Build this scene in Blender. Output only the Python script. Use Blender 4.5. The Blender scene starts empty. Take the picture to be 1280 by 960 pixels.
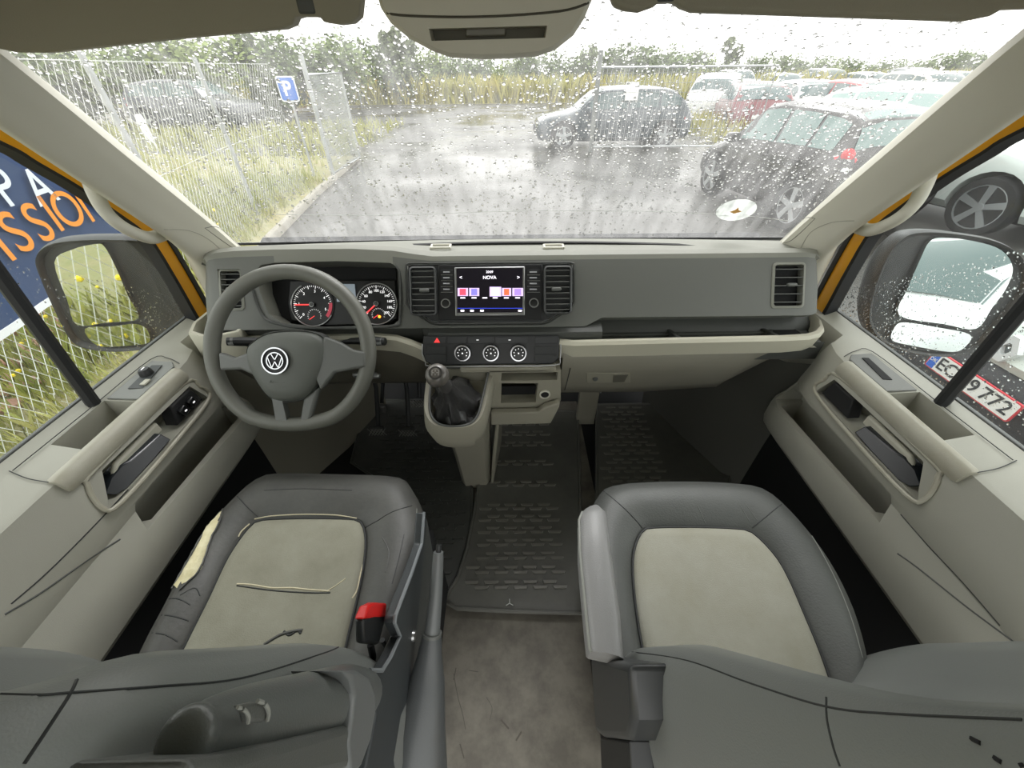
import bpy, bmesh, math, random
from mathutils import Vector, Matrix
from mathutils.bvhtree import BVHTree
random.seed(7)
rnd = random.uniform
SC = bpy.context.scene
COL = SC.collection
PI = math.pi

# ------------------------------------------------------------------ camera
CAMP = Vector((0, 0, 1.25))
PIT = math.radians(39.5); ROLL = math.radians(0.6); F = 481.0
_r0 = Vector((1, 0, 0)); _u0 = Vector((0, math.sin(PIT), math.cos(PIT))); FW = Vector((0, math.cos(PIT), -math.sin(PIT)))
CR = _r0 * math.cos(ROLL) - _u0 * math.sin(ROLL)
CU = _r0 * math.sin(ROLL) + _u0 * math.cos(ROLL)
def ray(px, py): return FW + CR * ((px - 640) / F) + CU * ((480 - py) / F)
def PX(px, py, X): d = ray(px, py); return CAMP + d * ((X - CAMP.x) / d.x)
def PY(px, py, Y): d = ray(px, py); return CAMP + d * ((Y - CAMP.y) / d.y)
def PZ(px, py, Z): d = ray(px, py); return CAMP + d * ((Z - CAMP.z) / d.z)
def PP(px, py, p, n):
    d = ray(px, py); return CAMP + d * ((Vector(p) - CAMP).dot(n) / d.dot(n))
cam = bpy.data.cameras.new('camera'); co = bpy.data.objects.new('camera', cam); COL.objects.link(co)
cam.sensor_width = 36; cam.lens = F / 1280 * 36; cam.clip_start = 0.01; cam.clip_end = 500
m3 = Matrix((CR, CU, -FW)).transposed()
co.matrix_world = Matrix.Translation(CAMP) @ m3.to_4x4()
SC.camera = co

# ------------------------------------------------------------------ materials
def s2l(c):
    c = c / 255.0
    return c / 12.92 if c <= .04045 else ((c + .055) / 1.055) ** 2.4
def rgb(*c): return (s2l(c[0]), s2l(c[1]), s2l(c[2]), 1)
def mat(name, col, rough=.5, metal=0, bump=0, bscale=200, mott=0, mscale=6, col2=None, spec=.5, coat=0, emit=0, bdist=.001):
    m = bpy.data.materials.new(name); m.use_nodes = True
    nt = m.node_tree; b = nt.nodes['Principled BSDF']
    c = rgb(*col)
    b.inputs['Base Color'].default_value = c
    b.inputs['Roughness'].default_value = rough; b.inputs['Metallic'].default_value = metal
    b.inputs['Specular IOR Level'].default_value = spec
    if coat: b.inputs['Coat Weight'].default_value = coat
    if emit:
        b.inputs['Emission Color'].default_value = c; b.inputs['Emission Strength'].default_value = emit
    tc = None
    if mott or bump:
        tc = nt.nodes.new('ShaderNodeTexCoord')
    if mott:
        n = nt.nodes.new('ShaderNodeTexNoise'); n.inputs['Scale'].default_value = mscale; n.inputs['Detail'].default_value = 8
        n.inputs['Roughness'].default_value = .65
        nt.links.new(tc.outputs['Object'], n.inputs['Vector'])
        r = nt.nodes.new('ShaderNodeValToRGB'); r.color_ramp.elements[0].position = .5 - mott; r.color_ramp.elements[1].position = .5 + mott
        c2 = rgb(*col2) if col2 else tuple(x * .7 for x in c[:3]) + (1,)
        r.color_ramp.elements[0].color = c2; r.color_ramp.elements[1].color = c
        nt.links.new(n.outputs['Fac'], r.inputs['Fac']); nt.links.new(r.outputs['Color'], b.inputs['Base Color'])
    if bump:
        n2 = nt.nodes.new('ShaderNodeTexNoise'); n2.inputs['Scale'].default_value = bscale; n2.inputs['Detail'].default_value = 3
        nt.links.new(tc.outputs['Object'], n2.inputs['Vector'])
        bp = nt.nodes.new('ShaderNodeBump'); bp.inputs['Strength'].default_value = bump; bp.inputs['Distance'].default_value = bdist
        nt.links.new(n2.outputs['Fac'], bp.inputs['Height']); nt.links.new(bp.outputs['Normal'], b.inputs['Normal'])
    return m
def glass(name, haze=.05, tint=(1, 1, 1), spec=.03, hazecol=.9):
    m = bpy.data.materials.new(name); m.use_nodes = True; nt = m.node_tree
    nt.nodes.clear()
    o = nt.nodes.new('ShaderNodeOutputMaterial'); t = nt.nodes.new('ShaderNodeBsdfTransparent'); t.inputs[0].default_value = (*tint, 1)
    g = nt.nodes.new('ShaderNodeBsdfGlossy'); g.inputs['Roughness'].default_value = .02
    x = nt.nodes.new('ShaderNodeMixShader'); x.inputs[0].default_value = spec
    nt.links.new(t.outputs[0], x.inputs[1]); nt.links.new(g.outputs[0], x.inputs[2])
    tr = nt.nodes.new('ShaderNodeBsdfTranslucent'); tr.inputs[0].default_value = (hazecol, hazecol, hazecol, 1)
    y = nt.nodes.new('ShaderNodeMixShader')
    tc = nt.nodes.new('ShaderNodeTexCoord'); n = nt.nodes.new('ShaderNodeTexNoise'); n.inputs['Scale'].default_value = 14; n.inputs['Detail'].default_value = 6
    mp = nt.nodes.new('ShaderNodeMapping'); mp.inputs['Scale'].default_value = (3, 1, .5)
    nt.links.new(tc.outputs['Object'], mp.inputs[0]); nt.links.new(mp.outputs[0], n.inputs['Vector'])
    mr = nt.nodes.new('ShaderNodeMapRange'); mr.inputs[1].default_value = .3; mr.inputs[2].default_value = .7
    mr.inputs[3].default_value = haze * .5; mr.inputs[4].default_value = haze * 1.5
    nt.links.new(n.outputs['Fac'], mr.inputs[0]); nt.links.new(mr.outputs[0], y.inputs[0])
    nt.links.new(x.outputs[0], y.inputs[1]); nt.links.new(tr.outputs[0], y.inputs[2]); nt.links.new(y.outputs[0], o.inputs[0])
    return m

light_pl = mat('light_grey_plastic', (186, 184, 170), .55, bump=.25, bscale=900)
shelf_pl = mat('beige_plastic', (190, 187, 170), .5, bump=.25, bscale=900)
door_pl = mat('door_plastic', (164, 163, 152), .5, bump=.3, bscale=900, mott=.25, mscale=3, col2=(158, 157, 146))
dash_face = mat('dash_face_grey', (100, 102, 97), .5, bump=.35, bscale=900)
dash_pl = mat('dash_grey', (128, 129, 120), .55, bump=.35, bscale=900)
dashd_pl = mat('dash_dark_grey', (70, 72, 69), .5, bump=.3, bscale=900)
lower_pl = mat('lower_dash_grey', (134, 131, 119), .6, bump=.3, bscale=900)
console_pl = mat('console_grey', (146, 143, 129), .55, bump=.3, bscale=900)
worn_pl = mat('worn_grip', (170, 168, 154), .4, bump=.3, bscale=700, mott=.2, mscale=14, col2=(156, 152, 136))
black_pl = mat('black_plastic', (38, 40, 41), .45, bump=.2, bscale=900)
blackm = mat('matt_black', (22, 23, 24), .8)
gloss_black = mat('gloss_black', (14, 14, 16), .15)
dark_pl = mat('dark_grey_plastic', (76, 78, 76), .45, bump=.3, bscale=800)
mid_pl = mat('mid_grey_plastic', (98, 100, 97), .4, bump=.3, bscale=800)
pillar_m = mat('pillar_trim', (205, 203, 190), .6, bump=.15, bscale=800)
head_m = mat('headliner_grey', (168, 164, 147), .9, bump=.3, bscale=500)
visor_m = mat('visor_vinyl', (150, 145, 129), .7, bump=.4, bscale=500)
ohc_m = mat('overhead_plastic', (206, 202, 188), .6, bump=.2, bscale=700)
yellow = mat('yellow_paint', (240, 172, 10), .3, coat=.5)
rubber = mat('black_rubber', (24, 26, 28), .6)
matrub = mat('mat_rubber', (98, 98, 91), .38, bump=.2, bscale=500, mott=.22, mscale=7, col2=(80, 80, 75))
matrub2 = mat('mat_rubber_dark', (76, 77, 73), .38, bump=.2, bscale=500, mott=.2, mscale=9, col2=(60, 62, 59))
vinyl = mat('seat_vinyl', (86, 88, 85), .5, bump=.5, bscale=260, mott=.3, mscale=9, col2=(74, 76, 74))
vinyl_w = mat('worn_seat_vinyl', (84, 84, 80), .5, bump=.55, bscale=120, mott=.25, mscale=16, col2=(70, 70, 68))
insert_m = mat('seat_fabric', (162, 161, 150), .85, bump=.5, bscale=700, mott=.22, mscale=9, col2=(146, 144, 128))
insert_w = mat('worn_seat_fabric', (150, 149, 134), .8, bump=.5, bscale=500, mott=.25, mscale=10, col2=(128, 126, 110))
foam = mat('cream_foam', (232, 226, 192), .9, bump=.8, bscale=120, mott=.2, mscale=40, col2=(206, 196, 150), bdist=.003)
thread = mat('frayed_edge', (205, 196, 168), .9)
seamk = mat('seam_dark', (50, 52, 52), .7)
seaml = mat('seam_light', (150, 152, 146), .6)
floor_m = mat('floor_vinyl', (116, 112, 102), .6, bump=.5, bscale=60, mott=.11, mscale=11, col2=(92, 88, 80))
chrome = mat('chrome', (205, 206, 210), .25, metal=1)
satin = mat('satin_silver', (170, 172, 172), .3, metal=.8)
grip_m = mat('steering_vinyl', (104, 105, 98), .42, bump=.4, bscale=700)
hub_m = mat('airbag_cover', (92, 95, 90), .5, bump=.4, bscale=700)
red = mat('red_plastic', (226, 38, 36), .35)
leather = mat('gaiter_leather', (48, 48, 48), .3, bump=.5, bscale=120, bdist=.002)
knob_m = mat('knob_worn', (108, 104, 98), .25, mott=.2, mscale=30, col2=(70, 68, 66))
white_e = mat('white_print', (235, 235, 235), .6, emit=.5)
glass_w = glass('wet_windscreen_glass', .125)
glass_s = glass('side_window_glass', .03, (.93, .97, .96))
mirror_m = mat('mirror_glass', (235, 240, 238), .02, metal=1)
mirror_body = mat('mirror_housing', (34, 37, 37), .5, bump=.3, bscale=300)
drop_m = bpy.data.materials.new('rain_water'); drop_m.use_nodes = True
_b = drop_m.node_tree.nodes['Principled BSDF']; _b.inputs['Transmission Weight'].default_value = 1; _b.inputs['IOR'].default_value = 1.33; _b.inputs['Roughness'].default_value = 0

# ------------------------------------------------------------------ mesh helpers
def tagk(o, label=None, cat=None, group=None, kind=None):
    if label: o['label'] = label
    if cat: o['category'] = cat
    if group: o['group'] = group
    if kind: o['kind'] = kind
    return o
def obj(name, bm, m, parent=None, sharp=35, bevel=0, seg=2, smooth=True):
    bmesh.ops.recalc_face_normals(bm, faces=bm.faces)
    me = bpy.data.meshes.new(name); bm.to_mesh(me); bm.free()
    if smooth:
        for p in me.polygons: p.use_smooth = True
        me.set_sharp_from_angle(angle=math.radians(sharp))
    me.materials.append(m)
    o = bpy.data.objects.new(name, me); COL.objects.link(o)
    if parent:
        o.parent = parent; o.matrix_parent_inverse = parent_world(parent).inverted()
    if bevel:
        b = o.modifiers.new('bevel', 'BEVEL'); b.width = bevel; b.segments = seg; b.limit_method = 'ANGLE'; b.angle_limit = math.radians(40)
        b.harden_normals = False
    return o
def parent_world(p):
    v = p.matrix_basis.copy()
    if p.parent: v = parent_world(p.parent) @ p.matrix_parent_inverse @ v
    return v
def thing(name, label, cat, loc=(0, 0, 0), group=None):
    o = bpy.data.objects.new(name, None); COL.objects.link(o); o.location = loc; o.empty_display_size = .05
    return tagk(o, label, cat, group)
def box(bm, c, s, rot=None):
    c = Vector(c)
    M_ = Matrix.Translation(c)
    if rot is not None: M_ = M_ @ rot.to_4x4()
    r = bmesh.ops.create_cube(bm, size=1, matrix=M_ @ Matrix.Diagonal((*s, 1)))
    return bm
def prism(bm, pts, vec):
    vec = Vector(vec); a = [bm.verts.new(Vector(p)) for p in pts]; b = [bm.verts.new(Vector(p) + vec) for p in pts]
    n = len(a)
    bm.faces.new(a); bm.faces.new(b[::-1])
    for i in range(n): bm.faces.new((a[i], b[i], b[(i + 1) % n], a[(i + 1) % n]))
    return bm
def grid(bm, rows, cu=False, cap=False, cv=False):
    R_ = [[bm.verts.new(Vector(p)) for p in r] for r in rows]
    n = len(R_[0]); nr = len(R_)
    for i in range(nr if cv else nr - 1):
        for j in range(n if cu else n - 1):
            q = (R_[i][j], R_[i][(j + 1) % n], R_[(i + 1) % nr][(j + 1) % n], R_[(i + 1) % nr][j])
            try: bm.faces.new(q)
            except ValueError: pass
    if cap:
        bm.faces.new(R_[0]); bm.faces.new(R_[-1][::-1])
    return bm
def tube(bm, pts, r, n=10, sx=1, up=(0, 0, 1), closed=False, cap=True):
    pts = [Vector(p) for p in pts]; rows = []; N = len(pts)
    for i, p in enumerate(pts):
        if closed: d = pts[(i + 1) % N] - pts[i - 1]
        else: d = pts[min(i + 1, N - 1)] - pts[max(i - 1, 0)]
        d.normalize(); a = d.cross(Vector(up))
        if a.length < 1e-4: a = d.cross(Vector((0, 1, .1)))
        a.normalize(); b = a.cross(d)
        rr = r[i] if isinstance(r, (list, tuple)) else r
        rows.append([p + a * (rr * sx * math.cos(2 * PI * k / n)) + b * (rr * math.sin(2 * PI * k / n)) for k in range(n)])
    return grid(bm, rows, cu=True, cap=cap and not closed, cv=closed)
def lathe(bm, prof, c, axis=(0, 0, 1), n=24):
    c = Vector(c); q = Vector((0, 0, 1)).rotation_difference(Vector(axis).normalized())
    rows = [[c + q @ Vector((max(r, 1e-4) * math.cos(2 * PI * k / n), max(r, 1e-4) * math.sin(2 * PI * k / n), h)) for k in range(n)] for r, h in prof]
    return grid(bm, rows, cu=True, cap=True)
def NB(): return bmesh.new()
def cr(pts, n=8, closed=False):
    pts = [Vector(p) for p in pts]; out = []; N = len(pts)
    for i in range(N if closed else N - 1):
        if closed: p0, p1, p2, p3 = pts[i - 1], pts[i], pts[(i + 1) % N], pts[(i + 2) % N]
        else: p0, p1, p2, p3 = pts[max(i - 1, 0)], pts[i], pts[i + 1], pts[min(i + 2, N - 1)]
        for k in range(n):
            t = k / n
            out.append(.5 * ((2 * p1) + (p2 - p0) * t + (2 * p0 - 5 * p1 + 4 * p2 - p3) * t * t + (3 * p1 - p0 - 3 * p2 + p3) * t ** 3))
    if not closed: out.append(pts[-1])
    return out
def resample(pts, n):
    L = [0]
    P_ = pts + [pts[0]]
    for i in range(1, len(P_)): L.append(L[-1] + (P_[i] - P_[i - 1]).length)
    out = []; j = 0
    for k in range(n):
        s = L[-1] * k / n
        while L[j + 1] < s: j += 1
        t = (s - L[j]) / max(L[j + 1] - L[j], 1e-9); out.append(P_[j].lerp(P_[j + 1], t))
    return out
def cut(o, cutters):
    for bmc in cutters:
        bmesh.ops.recalc_face_normals(bmc, faces=bmc.faces)
        me = bpy.data.meshes.new('tmp'); bmc.to_mesh(me); bmc.free()
        c = bpy.data.objects.new('tmp', me); COL.objects.link(c)
        if o.parent: bpy.context.view_layer.update()
        md = o.modifiers.new('b', 'BOOLEAN'); md.operation = 'DIFFERENCE'; md.object = c; md.solver = 'EXACT'
        bpy.context.view_layer.update()
        ev = o.evaluated_get(bpy.context.evaluated_depsgraph_get())
        nm = bpy.data.meshes.new_from_object(ev)
        o.modifiers.remove(md); old = o.data; o.data = nm; nm.name = o.name
        bpy.data.objects.remove(c); bpy.data.meshes.remove(me)
    for p in o.data.polygons: p.use_smooth = True
    o.data.set_sharp_from_angle(angle=math.radians(32))
    return o
def bvh_of(*objs):
    vs = []; fs = []
    bpy.context.view_layer.update()
    for o in objs:
        k = len(vs); vs += [o.matrix_world @ v.co for v in o.data.vertices]; fs += [[i + k for i in p.vertices] for p in o.data.polygons]
    return BVHTree.FromPolygons(vs, fs)
def onto(bv, px, py, off=.001, near=True):
    d = ray(px, py).normalized(); h = bv.ray_cast(CAMP, d)
    if h[0] is None:
        if not near: return None
        best = min((bv.find_nearest(CAMP + d * (.3 + .02 * k)) for k in range(80)), key=lambda q: q[3])
        return best[0] + (-d) * off
    n = h[1] if h[1].dot(d) < 0 else -h[1]
    return h[0] + n * off
def seam(bv, pix, r, m, name, parent, off=0, n=6):
    P_ = cr([Vector((p[0], p[1], 0)) for p in pix], n) if len(pix) > 2 else [Vector((pix[0][0], pix[0][1], 0)).lerp(Vector((pix[1][0], pix[1][1], 0)), k / 12) for k in range(13)]
    q = [onto(bv, p.x, p.y, off, False) for p in P_]; q = [p for p in q if p is not None]
    q = [p for i, p in enumerate(q) if i == 0 or ((p - q[i - 1]).length < .12 and (p - q[i - 1]).length > 1e-5)]
    if len(q) < 2: return None
    bm = NB(); tube(bm, q, r, 5)
    return obj(name, bm, m, parent)
def text(s, size, loc, ex, ey, m, name, parent, depth=.0008, align='CENTER', bold=0):
    cu = bpy.data.curves.new('t', 'FONT'); cu.body = s; cu.size = size; cu.align_x = align; cu.align_y = 'CENTER'; cu.extrude = depth; cu.offset = bold
    o = bpy.data.objects.new('t', cu); COL.objects.link(o); bpy.context.view_layer.update()
    me = bpy.data.meshes.new_from_object(o.evaluated_get(bpy.context.evaluated_depsgraph_get())); bpy.data.objects.remove(o); bpy.data.curves.remove(cu)
    ex = Vector(ex).normalized(); ey = Vector(ey).normalized(); ez = ex.cross(ey)
    M_ = Matrix.Translation(Vector(loc)) @ Matrix((ex, ey, ez)).transposed().to_4x4()
    me.transform(M_); me.materials.clear(); me.materials.append(m); me.name = name
    o = bpy.data.objects.new(name, me); COL.objects.link(o)
    if parent: o.parent = parent; o.matrix_parent_inverse = parent_world(parent).inverted()
    return o
def bez(p): return [Vector(q) for q in p]
def rr(cx, cy, w, h, r, n=4):
    out = []
    for sx, sy, a0 in ((1, 1, 0), (-1, 1, 90), (-1, -1, 180), (1, -1, 270)):
        for k in range(n + 1):
            a = math.radians(a0 + 90 * k / n); out.append((cx + sx * (w / 2 - r) + r * math.cos(a), cy + sy * (h / 2 - r) + r * math.sin(a)))
    return out

# ------------------------------------------------------------------ world
w = bpy.data.worlds.new('world'); SC.world = w; w.use_nodes = True
bg = w.node_tree.nodes['Background']; bg.inputs[0].default_value = (1, .998, .965, 1); bg.inputs[1].default_value = 1.0
SC.view_settings.view_transform = 'Standard'; SC.view_settings.look = 'None'; SC.view_settings.gamma = 1; SC.view_settings.use_curve_mapping = False
SC.view_settings.exposure = 1.12
SC.cycles.use_denoising = True
SC.cycles.max_bounces = 10; SC.cycles.transparent_max_bounces = 24; SC.cycles.transmission_bounces = 8
sun = bpy.data.lights.new('sun', 'SUN'); sun.energy = 1.0; sun.angle = math.radians(25)
so = bpy.data.objects.new('sun', sun); COL.objects.link(so); so.rotation_euler = (math.radians(-38), math.radians(12), 0)
GZ = -.65
# ================================================================== CAB SHELL
bm = NB(); box(bm, (0, .55, -.03), (.62, 2.1, .06)); floor = tagk(obj('floor', bm, floor_m), kind='structure')
for s in (-1, 1):  # side floor and sill: shade of the seat-to-door gaps put into matt black
    bm = NB(); box(bm, (s * .585, .55, -.03), (.55, 2.1, .06)); tagk(obj('floor_side', bm, blackm), kind='structure')
    bm = NB(); box(bm, (s * .90, .42, .16), (.10, 1.3, .30)); tagk(obj('door_sill', bm, blackm), kind='structure')
bm = NB(); grid(bm, [[(x, 1.38, 0.0), (x, 1.56, .22), (x, 1.6, .6), (x, 1.3, .78), (x, 1.36, .80), (x, 1.66, .62), (x, 1.62, -.06), (x, 1.38, -.06)] for x in (-.86, .86)], cu=True, cap=True)
tagk(obj('wall_front', bm, rubber), kind='structure')
# headliner
bm = NB(); rows = []
for x in (-.9, -.82, -.5, 0, .5, .82, .9):
    e = -.12 if abs(x) > .85 else 0
    rows.append([(x, .80, 1.375 + e), (x, .6, 1.40 + e), (x, .0, 1.43 + e), (x, -.55, 1.43 + e), (x, -.55, 1.50), (x, .80, 1.46)])
grid(bm, rows, cu=True, cap=True); tagk(obj('ceiling', bm, head_m), kind='structure')

# windscreen
def WS(a, b):
    B = Vector((.90 * a, 1.27 - .15 * a * a, .815 + .045 * a * a)); T = Vector((.85 * a, .80 - .10 * a * a, 1.40))
    p = B.lerp(T, b); p.y += .035 * math.sin(PI * b); return p
bm = NB(); grid(bm, [[WS(-1 + 2 * i / 24, j / 14) for i in range(25)] for j in range(15)])
ws = obj('window_1', bm, glass_w); tagk(ws, kind='structure')
wsb = bvh_of(ws)
bm = NB(); ring = [WS(-1 + 2 * i / 24, 0) for i in range(25)] + [WS(1, j / 10) for j in range(1, 11)] + [WS(1 - 2 * i / 24, 1) for i in range(1, 25)] + [WS(-1, 1 - j / 10) for j in range(1, 10)]
tube(bm, ring, .004, 6, closed=True); obj('window_frame', bm, rubber, ws)
seam(wsb, [(345, 268), (480, 269), (640, 264), (800, 264), (930, 270), (985, 276)], .0007, white_e if 0 else mat('pale_line', (205, 208, 205), .4), 'pale_windscreen_line', ws, n=10)  # thin pale line across the lower windscreen

# drops
def drops(name, fn, n, nv, rlo, rhi, parent=None):
    bm = NB()
    for _ in range(n):
        p, nrm, tng = fn()
        r = rlo + (rhi - rlo) * random.random() ** 3; h = r * .45
        bt = nrm.cross(tng).normalized(); st = rnd(.8, 1.5)
        base = [bm.verts.new(p + tng * r * math.cos(2 * PI * k / nv) + bt * r * st * math.sin(2 * PI * k / nv)) for k in range(nv)]
        mid = [bm.verts.new(p + nrm * h * .75 + tng * .7 * r * math.cos(2 * PI * k / nv) + bt * .7 * r * st * math.sin(2 * PI * k / nv)) for k in range(nv)]
        top = bm.verts.new(p + nrm * h)
        bm.faces.new(base)
        for k in range(nv):
            bm.faces.new((base[k], base[(k + 1) % nv], mid[(k + 1) % nv], mid[k])); bm.faces.new((mid[k], mid[(k + 1) % nv], top))
    o = obj(name, bm, drop_m, parent, sharp=100)
    return o
def wsdrop():
    while 1:
        a = rnd(-.97, .97); b = rnd(.02, .95)
        dens = .55
        if -.75 < a < -.15 and b > .2: dens = .7
        if .05 < a < .9 and b > .3: dens = 1.0
        if b < .14: dens = .3
        if -.15 < a < .05 and .15 < b < .45: dens = .45
        if random.random() < dens: break
    p = WS(a, b); q = WS(a + .01, b); r_ = WS(a, b + .01); t = (q - p).normalized(); n = t.cross((r_ - p)).normalized()
    if n.y < 0: n = -n
    return p + n * .0012, n, t
tagk(drops('raindrops', wsdrop, 11500, 7, .0009, .0040), 'clear raindrops spattered over the outside of the windscreen', 'raindrops', kind='stuff')

# sticker on the windscreen
st = thing('oval_sticker', 'pale oval sticker with an orange mark low on the windscreen', 'sticker')
c0 = onto(wsb, 920, 262, .002); ex = (onto(wsb, 930, 262, .002) - c0).normalized(); nn = (CAMP - c0); h_ = wsb.find_nearest(c0); nz = h_[1]
if nz.dot(nn) < 0: nz = -nz
ey = nz.cross(ex).normalized(); rx = (onto(wsb, 945, 262, .002) - c0).length; ry = (onto(wsb, 920, 249, .002) - c0).length
bm = NB(); prism(bm, [c0 + ex * rx * math.cos(2 * PI * k / 32) + ey * ry * math.sin(2 * PI * k / 32) for k in range(32)], nz * .0008)
obj('sticker_base', bm, glass('sticker_film', .40, (.7, .74, .7)), st)
bm = NB(); prism(bm, [c0 + nz * .001 + ex * x * rx + ey * y * ry for x, y in ((-.28, -.12), (-.02, -.3), (.3, -.1), (.12, .05), (.05, .3), (-.06, .05))], nz * .0006)
obj('orange_mark', bm, mat('sticker_orange', (224, 170, 96), .6), st)

# ------------------------------------------------------------------ A pillars
def pillar(name, s):
    # stations from bottom to top: windscreen edge A, crease B, roll C, door edge D
    A = [(.775, 1.135, .80), (.765, 1.08, .865), (.75, 1.0, .955), (.738, .87, 1.105), (.728, .74, 1.26), (.72, .62, 1.39)]
    B = [(.80, 1.09, .79), (.785, 1.035, .865), (.772, .955, .955), (.76, .83, 1.10), (.75, .70, 1.255), (.74, .58, 1.39)]
    Cc = [(.835, 1.03, .77), (.82, .99, .85), (.805, .91, .955), (.80, .79, 1.10), (.79, .66, 1.25), (.78, .52, 1.39)]
    D = []
    for q in ((268, 388), (240, 336), (208, 286), (128, 228), (36, 167)):
        p = PX(*q, -.865); D.append((.865, p.y, p.z))
    D.append((.855, .60, 1.36))
    rows = []
    for a, b, c, d in zip(*(cr(q, 5) for q in (A, B, Cc, D))):
        loop = cr([a, b, c, d], 4)
        back = [d + Vector((.02, .04, .01)), (a + d) / 2 + Vector((.03, .09, .03)), a + Vector((.012, .02, .01))]
        rows.append([Vector((s * p.x, p.y, p.z)) for p in loop + back])
    bm = NB(); grid(bm, rows, cu=True, cap=True)
    o = obj(name, bm, pillar_m, sharp=50); tagk(o, kind='structure'); return o
pl_ = pillar('trim_1', -1); pr_ = pillar('trim_2', 1)
plb = bvh_of(pl_); prb = bvh_of(pr_)
for o_, b_, s in ((pl_, plb, 0), (pr_, prb, 1)):
    px = ((256, 285), (274, 285), (301, 308), (290, 309)) if not s else ((1019, 273), (1003, 274), (976, 300), (990, 300))
    q = [onto(b_, *p, .0008) for p in px]
    if all(q):
        bm = NB(); bm.faces.new([bm.verts.new(p) for p in q]); obj('airbag_badge_plate', bm, mat('badge_grey', (176, 174, 160), .5), o_)
        seam(b_, list(px) + [px[0]], .0006, seamk, 'badge_edge', o_)
    seam(b_, [(205, 287), (235, 288), (262, 300), (285, 322)] if not s else [(1068, 276), (1040, 278), (1014, 290), (1000, 312)], .0007, mat('joint_grey', (150, 148, 136), .6), 'trim_joint', o_)

# grab handles
def grab(s, label):
    t = thing('grab_handle', label, 'handle', (0, 0, 0), 'grab handles on the windscreen pillars')
    pts = []
    for px, py, X in ((114, 222, .87), (119, 240, .85), (130, 262, .835), (147, 279, .825), (168, 291, .825), (189, 297, .83), (205, 291, .845), (214, 278, .87)):
        p = PX(px, py, -X); pts.append((X, p.y, p.z))
    P_ = [Vector((s * x, y, z)) for x, y, z in cr(pts, 5)]
    n_ = len(P_); r = [.0165 - .005 * math.sin(PI * min(1, max(0, i / (n_ - 1)))) for i in range(n_)]
    bm = NB(); tube(bm, P_, r, 12, sx=1.1, up=(s, 0, 0)); obj('grip', bm, pillar_m, t, sharp=60)
    for k in (0, -1):
        p = P_[k]; bm = NB(); box(bm, p + Vector((s * .004, 0, 0)), (.014, .024, .022), Matrix.Rotation(math.radians(-50), 3, 'X')); obj('mounting_cap', bm, pillar_m, t, bevel=.006)
    return t
grab(-1, 'pale grey grab handle on the pillar beside the steering wheel')
grab(1, 'pale grey grab handle on the pillar above the passenger side vent')

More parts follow.
